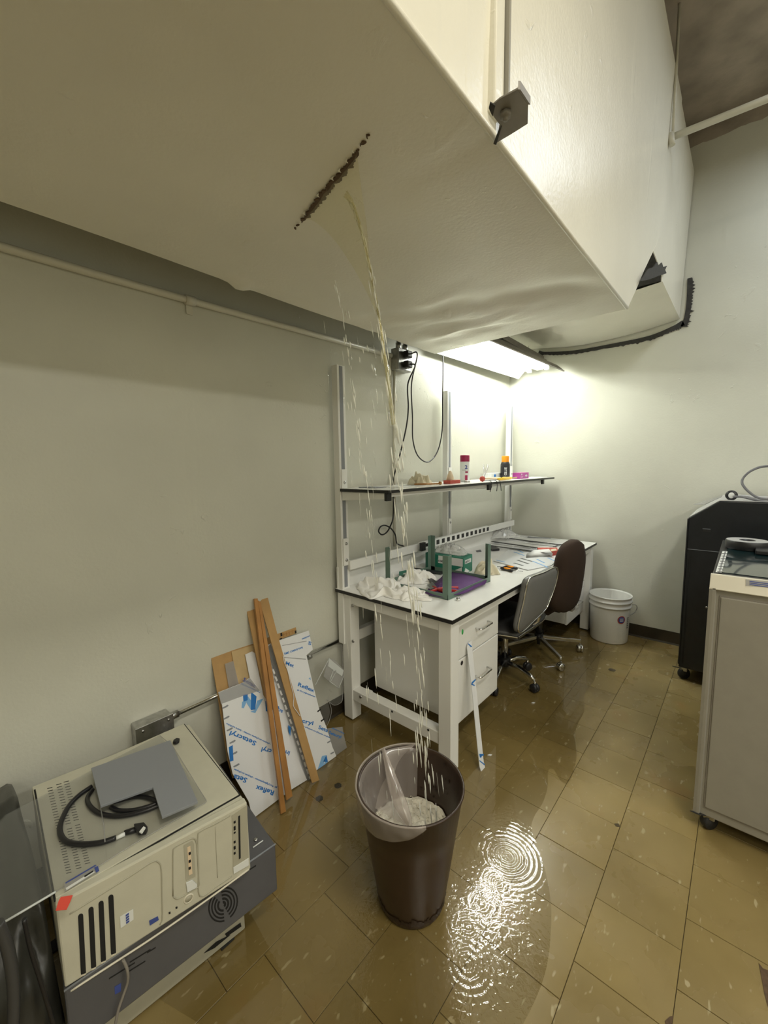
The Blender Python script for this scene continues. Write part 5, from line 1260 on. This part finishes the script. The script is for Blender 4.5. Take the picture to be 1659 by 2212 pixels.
for pts, m_ in (([(1150, 1600), (1190, 1590), (1165, 1700), (1112, 1720)], 'blue2'), ([(1190, 1590), (1205, 1660), (1160, 1650)], 'blue'), ([(1180, 1650), (1205, 1650), (1200, 1740), (1172, 1730)], 'blue2'), ([(1215, 1690), (1245, 1660), (1245, 1700), (1220, 1720)], 'blue2'), ([(1030, 900), (1045, 890), (1048, 915)], 'blue2')):
    lean('logo_block', pts, .001, M[m_], rs, .0006)
for x_, y_ in ((1122, 1185), (1153, 1272)): lean('notch', [(x_-15, y_+8), (x_+15, y_-14), (x_+20, y_-4), (x_-10, y_+20)], .0008, M['dark'], rs, .0006)
for x_, y_ in ((1210, 1470), (1240, 1570), (1250, 1675)): lean('notch', [(x_-15, y_+5), (x_+15, y_-12), (x_+20, y_-2), (x_-10, y_+16)], .0008, M['greyplate'], rs, .0006)
# front left printed sheet
ls = thing('printed_sheet', hl((500, 1500), .014), 'white film covered acrylic sheet with blue print left of the wood strips', 'acrylic sheet')
lean('sheet', [(215, 1025), (430, 940), (500, 893), (600, 1020), (650, 1095), (760, 1090), (870, 1480), (1015, 1815), (885, 1895), (525, 2165), (490, 2010), (345, 1760), (300, 1560), (250, 1140)], .014, M['film'], ls)
lean('bare_band', [(217, 1027), (430, 942), (500, 896), (590, 1010), (430, 1060), (240, 1130)], .0152, M['acrylic_frost'], ls, .0006)
ltext('Setacryl', (562, 1470), (328, 1372), .015, .024, ls)
ltext('- plaques acryliques coul\u00e9es - lastre acriliche', (690, 1490), (290, 1300), .015, .0085, ls)
ltext('Reflex', (724, 1915), (560, 1862), .015, .024, ls)
ltext('gs Acrylglasplatten', (745, 1880), (548, 1795), .015, .0085, ls)
ltext('Seta', (480, 1800), (360, 1765), .015, .024, ls)
ltext('- plaques acryliques', (540, 1792), (360, 1712), .015, .0085, ls)
ltext('Setac', (432, 918), (545, 985), .015, .022, ls, M['label_blue']); ltext('plaques acryliques coul', (420, 948), (590, 1030), .015, .008, ls)
ltext('cryl', (700, 1540), (610, 1520), .015, .024, ls); ltext('Irid', (865, 1560), (800, 1540), .015, .022, ls); ltext('acr', (800, 1190), (745, 1160), .015, .022, ls)
for pts, m_ in (([(438, 1045), (480, 1040), (480, 1095), (442, 1110)], 'blue'), ([(430, 1110), (478, 1095), (445, 1168), (425, 1165)], 'blue2'), ([(482, 1060), (512, 1100), (508, 1180), (470, 1120)], 'blue2'), ([(512, 1022), (560, 1062), (548, 1180), (508, 1185)], 'blue'), ([(565, 1100), (622, 1080), (548, 1212), (505, 1200), (548, 1180)], 'blue2'), ([(640, 1105), (660, 1100), (668, 1200), (645, 1195)], 'blue'), ([(725, 1125), (765, 1155), (760, 1180), (728, 1180)], 'blue'), ([(310, 1520), (345, 1500), (352, 1640), (320, 1650)], 'blue'), ([(845, 1320), (870, 1340), (865, 1420), (850, 1380)], 'blue')):
    lean('logo_block', pts, .015, M[m_], ls, .0006)
for x_, y_ in ((280, 1152), (290, 1250), (320, 1355), (345, 1468), (362, 1570), (380, 1680)):
    lean('notch', [(x_-30, y_+12), (x_+20, y_-16), (x_+28, y_-6), (x_+10, y_+8), (x_-25, y_+22)], .0148, M['greyplate'], ls, .0006)
# toothed clear strip
tsn = thing('toothed_strip', hl((850, 1250), .02), 'long smoky clear strip with white teeth between the two printed sheets', 'strip')
lean('strip', [(655, 620), (690, 590), (1075, 1862), (1038, 1892)], .02, M['acrylic_grey'], tsn)
for k in range(17):
    f = k/16; x_, y_ = 700+f*350, 820+f*1030
    lean('tooth', [(x_, y_), (x_+14, y_-6), (x_+30, y_+34), (x_+15, y_+42)], .0212, M['film'], tsn, .0008)
# timber strips
WO = .08
def hw(p, off): return hl(p, off)
def strip(name, pts, off, m, label, th=.006):
    o = lean(name, pts, off, m, None, th); return tag(o, label, 'wood strip', 'timber strips leaning on the wall')
strip('wood_strip', [(475, 297), (541, 275), (560, 420), (715, 1150), (690, 1230), (560, 700)], .045, M['wood2'], 'shortest wood strip leaning leftmost behind the others')
strip('wood_strip', [(540, 180), (570, 178), (620, 560), (828, 2112), (782, 2122), (762, 1900), (640, 980)], .085, M['wood'], 'long narrow wood strip standing furthest forward on the floor', .010)
strip('wood_strip', [(574, 196), (598, 210), (680, 700), (884, 1960), (832, 1998), (700, 1080)], .074, M['wood'], 'long wood strip just right of the foremost one', .008)
strip('wood_strip', [(642, 142), (656, 150), (745, 490), (960, 1240), (1138, 1864), (1062, 1842), (800, 950), (590, 212)], .058, M['wood2'], 'wide tapering wood strip crossing towards the right sheet', .005)
cp2 = [(798, 698), (812, 760), (842, 835), (868, 950), (895, 1060), (892, 1145), (925, 1200), (952, 1238)]
o = MB().tube(smooth_path([hl(p, .064) for p in cp2], 5), .0016, 6).build('white_string', M['film']); tag(o, 'thin white string stuck along the wide tapering wood strip', 'string')
# clear pieces at the right end
ca = thing('clear_cutout_sheet', hl((1200, 1000), -.01), 'clear acrylic offcut with round cut-outs at the right end of the pile', 'acrylic sheet')
lean('sheet', [(1010, 690), (1060, 640), (1330, 590), (1338, 1100), (1300, 1135), (1250, 1140), (1200, 1090), (1225, 1200), (1190, 1330), (1110, 1130), (1072, 960)], -.012, M['acrylic'], ca)
MB().tube(smooth_path([hl(p, -.009) for p in ((1330, 600), (1338, 850), (1335, 1080), (1300, 1130), (1255, 1140), (1215, 1110), (1190, 1090))], 4), .0014, 6).build('clear_edge', M['acrylic_frost'], ca)
MB().tube(smooth_path([hl(p, -.009) for p in ((1215, 1110), (1235, 1190), (1215, 1280), (1185, 1340))], 4), .0014, 6).build('clear_edge', M['acrylic_frost'], ca)
cbk = thing('clear_bracket', hl((1270, 850), .004), 'clear acrylic bracket with bright white edges at the right of the pile', 'bracket')
lean('plate', [(1210, 715), (1270, 735), (1348, 825), (1345, 880), (1302, 990), (1215, 928), (1165, 880)], .004, M['acrylic_frost'], cbk)
lean('bright_plate', [(1215, 718), (1345, 828), (1330, 880), (1205, 790)], .006, M['edge_acrylic'], cbk, .001)
for seg in (((1250, 830), (1218, 925)), ((1218, 925), (1300, 988)), ((1300, 988), (1345, 880)), ((1250, 830), (1275, 830)), ((1278, 835), (1228, 925)), ((1215, 718), (1090, 960))):
    MB().tube([hl(p, .006) for p in seg], .0022, 6).build('bright_edge', M['edge_acrylic'], cbk)
ps2 = thing('printed_offcut', hl((1290, 1450), -.004), 'small blue printed offcut standing on the floor beside the bench leg', 'acrylic sheet')
lean('sheet', [(1190, 1352), (1335, 1335), (1345, 1400), (1376, 1530), (1282, 1625), (1245, 1520)], -.004, M['acrylic_frost'], ps2)
ltext('Setacryl', (1210, 1395), (1320, 1440), -.003, .018, ps2); ltext('plaques acryliques', (1240, 1350), (1350, 1400), -.003, .008, ps2)
# white strip against the drawers
def c3(x, y): return (700+x/3.6875, 1100+y/3.6867)
wa = hx(*c3(1165, 1055), -.955); wbm = hz(*c3(1262, 2080), .0)
wn = (wbm-wa); sdv = V(.10, .99, 0); wn = wn.cross(sdv).normalized()
if wn.dot(CAM-wa) < 0: wn = -wn
wst = thing('white_strip', wbm, 'narrow white film covered strip leaning on the drawers of the bench', 'strip')
def h3(x, y, off=0): return hit(*c3(x, y), wa+wn*off, wn)
MB().prism([h3(1150, 1062), h3(1175, 1048), h3(1205, 1350), h3(1272, 2010), h3(1283, 2055), h3(1252, 2090), h3(1240, 2050), h3(1175, 1400), h3(1140, 1100)], -wn*.003).build('strip', M['film'], wst)
for pts in (((1150, 1068), (1178, 1092), (1172, 1100), (1148, 1076)), ((1176, 1378), (1206, 1352), (1208, 1362), (1180, 1392)), ((1170, 1385), (1200, 1400), (1198, 1408), (1172, 1396)), ((1236, 1948), (1272, 1950), (1270, 1962), (1240, 1970)), ((1240, 1975), (1255, 1950), (1262, 1952), (1250, 1980)), ((1238, 1998), (1280, 2030), (1280, 2040), (1240, 2008))):
    MB().prism([h3(x_, y_, .0008) for x_, y_ in pts], wn*.0005).build('blue_print', M['blue'], wst)

# ================================================================== MACHINES ON THE RIGHT
def wheel(p, parent, r_, ang, m=M['rubber'], brake=None):
    Mx = Matrix.Rotation(ang, 3, 'Z') @ Matrix.Rotation(PI/2, 3, 'X')
    o = MB().lathe([(0, -.016), (r_*.55, -.016), (r_*.6, -.012), (r_*.9, -.014), (r_, -.008), (r_, .008), (r_*.9, .014), (r_*.6, .012), (r_*.55, .016), (0, .016)], p+V(0, 0, r_), 26, Mx).build('caster', m, parent)
    MB().box(p+V(-.018, -.02, r_*1.5), p+V(.018, .02, r_*2+.015)).build('fork', M['steel'], o, bev=.003)
    if brake: MB().prism([p+V(-.014, -.01, r_*1.9), p+V(.014, -.01, r_*1.9), p+V(.014, -.01, r_*2.05), p+V(-.014, -.01, r_*2.05)], brake).build('brake_pedal', M['rubber'], o, bev=.002)
    return o
lm = thing('laser_cutter', (.4, 2.3, 0), 'grey white laser cutter cabinet on casters with dark glass lid at right edge', 'machine')
LX0, LY0, LY1, LX1 = -.074, 1.86, 2.79, 1.15
LZ = .955
MB().box((LX0+.012, LY0+.012, .062), (LX1, LY1, LZ-.002)).build('cabinet', M['machine_white'], lm, bev=.004)
MB().prism([V(LX0, LY0+.012, .062), V(LX0, LY0+.002, .062), V(LX0+.010, LY0, .062), V(LX0+.018, LY0, .062), V(LX0+.022, LY0+.012, .062)], (0, 0, LZ-.062)).build('corner_post', M['machine_white'], lm)
MB().box((LX0+.002, LY0+.005, .062), (LX0+.012, LY1, LZ)).build('side_trim', M['machine_trim'], lm, bev=.002)  # trim, its pale cream also painting the narrow highlight on this edge
MB().prism([V(LX0, LY0, LZ), V(LX0, LY0-.0, LZ-.004), V(LX0, LY0+.003, LZ+.0), V(LX0, LY0+.03, LZ+.045), V(LX0, LY0+.05, LZ+.045), V(LX0, LY0+.05, LZ)], (LX1-LX0, 0, 0)).build('top_front_rail', M['machine_trim'], lm, bev=.003)  # front top trim, its lit edge partly put into the cream colour
MB().box((LX0+.034, LY0+.006, .10), (LX1, LY0+.012, LZ-.03)).build('front_door', M['machine_white'], lm, bev=.003)
MB().box((LX0+.030, LY0+.0095, .095), (LX1, LY0+.0115, LZ-.025)).build('door_gap', M['bracket'], lm)
MB().box((LX0+.004, LY0+.05, LZ), (LX1, LY1, LZ+.043)).build('lid_frame', M['black_plastic'], lm, bev=.003)
MB().box((LX0+.03, LY0+.085, LZ+.043), (LX1, LY1-.05, LZ+.0455)).build('lid_glass', M['glass_dark'], lm)
MB().box((LX0+.02, LY1-.045, LZ+.043), (LX1, LY1-.005, LZ+.052)).build('rear_rail', M['machine_trim'], lm, bev=.002)
def tt(x, y): return (1420+x/4.255, 980+y/4.255)
ZL = LZ+.046
sl = MB().prism([hz(*tt(*p), ZL) for p in ((598, 898), (645, 900), (592, 1092), (535, 1090))], (0, 0, .001)).build('ruler_strip', M['box_white'], lm)
for k in range(8):
    f = k/8; MB().prism([hz(*tt(595-f*52, 915+f*188), ZL+.0012), hz(*tt(640-f*48, 917+f*188), ZL+.0012), hz(*tt(639-f*48, 922+f*188), ZL+.0012), hz(*tt(594-f*52, 920+f*188), ZL+.0012)], (0, 0, .0004)).build('ruler_mark', M['label'], lm)
for k in range(2): MB().prism([hz(*tt(618-k*3+k*9, 900), ZL+.0012), hz(*tt(622+k*9, 900), ZL+.0012), hz(*tt(566+k*9, 1090), ZL+.0012), hz(*tt(562+k*9, 1090), ZL+.0012)], (0, 0, .0004)).build('ruler_mark', M['label'], lm)
q0 = [hit(*tt(*p), (0, LY0+.016, LZ+.023), (0, -.045, .027)) for p in ((812, 1155), (1060, 1175), (1060, 1232), (812, 1215))]
MB().prism(q0, V(0, -.0008, .0005)).build('blue_label', M['acrylic_frost'], lm)
for k in range(3): MB().prism([q0[0]+(q0[3]-q0[0])*(.2+.25*k)+V(.01, -.001, .001), q0[0]+(q0[3]-q0[0])*(.2+.25*k)+V(.07, -.001, .001), q0[0]+(q0[3]-q0[0])*(.3+.25*k)+V(.07, -.001, .001), q0[0]+(q0[3]-q0[0])*(.3+.25*k)+V(.01, -.001, .001)], V(0, -.0004, .0003)).build('label_text', M['label_blue'], lm)
wheel(V(-.025, 1.90, 0), lm, .030, .9, brake=V(-.045, -.035, .008)); wheel(V(LX1-.05, 1.90, 0), lm, .030, .4); wheel(V(LX1-.05, LY1-.05, 0), lm, .030, .4); wheel(V(LX0+.05, LY1-.05, 0), lm, .030, .9)
# items lying on its lid
tr_ = thing('tape_roll', (.035, 2.50, ZL), 'roll of black tape lying on the dark glass lid of the laser cutter', 'tape')
cq = hz(1614, 1176, ZL+.02); cq.z = ZL
MB().lathe([(.029, 0), (.078, 0), (.080, .002), (.080, .038), (.078, .04), (.029, .04), (.029, 0)], cq, 40).build('tape', M['black_plastic'], tr_)
MB().lathe([(.030, .0405), (.077, .0405)], cq, 40).build('tape_side', M['tape_top'], tr_)
o = MB().box(hz(*tt(900, 925), ZL+.002), hz(*tt(900, 925), ZL+.002)+V(.16, .11, .018)).build('black_gadget', M['black_plastic'], bev=.004); tag(o, 'small black gadget beside the tape roll on the glass lid', 'device')
# black machine behind
bm = thing('black_machine', (.3, 3.4, 0), 'tall black equipment cabinet on casters against the back wall', 'machine')
def pb_(x, y, yy=3.15): return hy(x, y, yy)
prof = [V(-.252, 3.15, .09), V(-.249, 3.15, 1.065), V(-.106, 3.15, 1.175), V(1.2, 3.15, 1.175), V(1.2, 3.15, .09)]
MB().prism(prof, (0, .56, 0)).build('cabinet_body', M['black_paint'], bm, bev=.004)
MB().prism([V(-.246, 3.16, 1.069), V(-.106, 3.16, 1.178), V(1.19, 3.16, 1.178), V(1.19, 3.16, 1.181), V(-.107, 3.16, 1.181), V(-.248, 3.16, 1.072)], (0, .54, 0)).build('dusty_top', M['tape_top'], bm)
MB().box((-.246, 3.1475, .868), (1.2, 3.15, .8705)).build('panel_seam', M['greyplate'], bm)
MB().box((-.236, 3.1485, .12), (-.228, 3.15, .86)).build('panel_seam', M['dark'], bm)
for dx in (0, .02): MB().box((-.175+dx, 3.146, .985), (-.16+dx, 3.15, 1.0)).build('latch', M['rubber'], bm)
MB().box((-.178, 3.146, 1.003), (-.14, 3.15, 1.005)).build('latch', M['greyplate'], bm)
MB().box((-.256, 3.148, .11), (-.25, 3.71, 1.06)).build('side_edge', M['black_plastic'], bm)
wheel(V(-.225, 3.20, 0), bm, .036, .7, brake=V(-.05, -.02, .004)); wheel(V(1.1, 3.2, 0), bm, .036, .7); wheel(V(-.2, 3.66, 0), bm, .036, .7); wheel(V(1.1, 3.66, 0), bm, .036, .7)
q = hy(1526, 1312, 3.1475); MB().lathe([(0, .001), (.006, .001), (.006, 0)], q, 10, Matrix.Rotation(PI/2, 3, 'X')).build('screw', M['steel'], bm)
# clutter on the black machine
o = MB().prism([hz(*tt(*p), 1.20) for p in ((330, 468), (560, 402), (600, 385), (590, 400), (440, 468))], (0, 0, .003)).build('clear_sheet', M['acrylic_frost']); tag(o, 'clear plastic sheet lying at the left top of the black machine', 'plastic sheet')
sw = thing('cable_clip', hz(1580, 1072, 1.185), 'small round black and white clip on top of the black machine', 'clip')
q = hy(1580, 1070, 3.22)
MB().lathe([(0, .008), (.026, .008), (.030, 0), (.026, -.008), (0, -.008)], q, 24, Matrix.Rotation(PI/2, 3, 'X')).build('ring', M['black_plastic'], sw)
MB().lathe([(0, .0012), (.017, .0012), (.018, 0)], q+V(0, -.0085, .0), 16, Matrix.Rotation(PI/2, 3, 'X')@Matrix.Diagonal((.8, 1, 1))).build('white_face', M['box_white'], sw)
def g2(x, y, yy): return hy(*tt(x, y), yy)
cord('grey_cable', [g2(1080, 118, 3.35), g2(1010, 115, 3.33), g2(930, 128, 3.32), g2(850, 165, 3.30), g2(795, 215, 3.29), g2(778, 255, 3.28), g2(790, 295, 3.27), g2(840, 350, 3.26), g2(925, 405, 3.25), g2(1060, 425, 3.25)], .0068, 'grey cable rising in a loop above the black machine', M['grey_cord'], 'cable')
cord('grey_cable', [g2(700, 395, 3.21), g2(780, 398, 3.2), g2(900, 425, 3.19), g2(1060, 452, 3.18)], .0065, 'grey cable lying along the top of the black machine', M['grey_cord'], 'cable')
cord('grey_cable', [g2(730, 385, 3.3), g2(830, 392, 3.3), g2(930, 405, 3.3), g2(1060, 400, 3.3)], .007, 'pale grey cable behind the round clip on the black machine', M['tape_top'], 'cable')

# ================================================================== SMALL THINGS ON THE FLOOR
for (px, py), lab in (((1148, 1519), 'tiny bright scrap on the wet floor below the grey chair'), ((1053, 1632), 'tiny white speck on the floor by the leaning white strip')):
    p = hz(px, py, .001); o = MB().prism([p, p+V(.012, .004, 0), p+V(.016, .016, 0), p+V(.006, .012, 0)], (0, 0, .004)).build('paper_bit', M['tissue']); tag(o, lab, 'scrap')
def fpoly(name, px, m, z=.0004): 
    o = MB().prism([hz(a, b2, z) for a, b2 in px], (0, 0, .0006)).build(name, m, fl); return o
fpoly('tile_chip', [(1639, 2080), (1648, 2092), (1659, 2096), (1700, 2120), (1700, 2230), (1662, 2185), (1652, 2150)], M['brown_edge'])
fpoly('tile_chip', [(1327, 1779), (1336, 1779), (1341, 1787), (1330, 1785)], M['grout'])
fpoly('tile_chip', [(1436, 2206), (1447, 2196), (1455, 2195), (1450, 2220), (1440, 2220)], M['brown_edge'])
for px, py in ((730, 1697), (690, 1725), (1322, 1447)):
    c_ = hz(px, py, .0004); r_ = .016 if px < 1000 else .022
    MB().prism([c_+V(r_*math.cos(a*PI/8)*(1+.15*math.sin(a*2.3)), r_*math.sin(a*PI/8), 0) for a in range(16)], (0, 0, .0004)).build('floor_spot', M['vinyl_base'] if px < 1000 else M['grout'], fl)
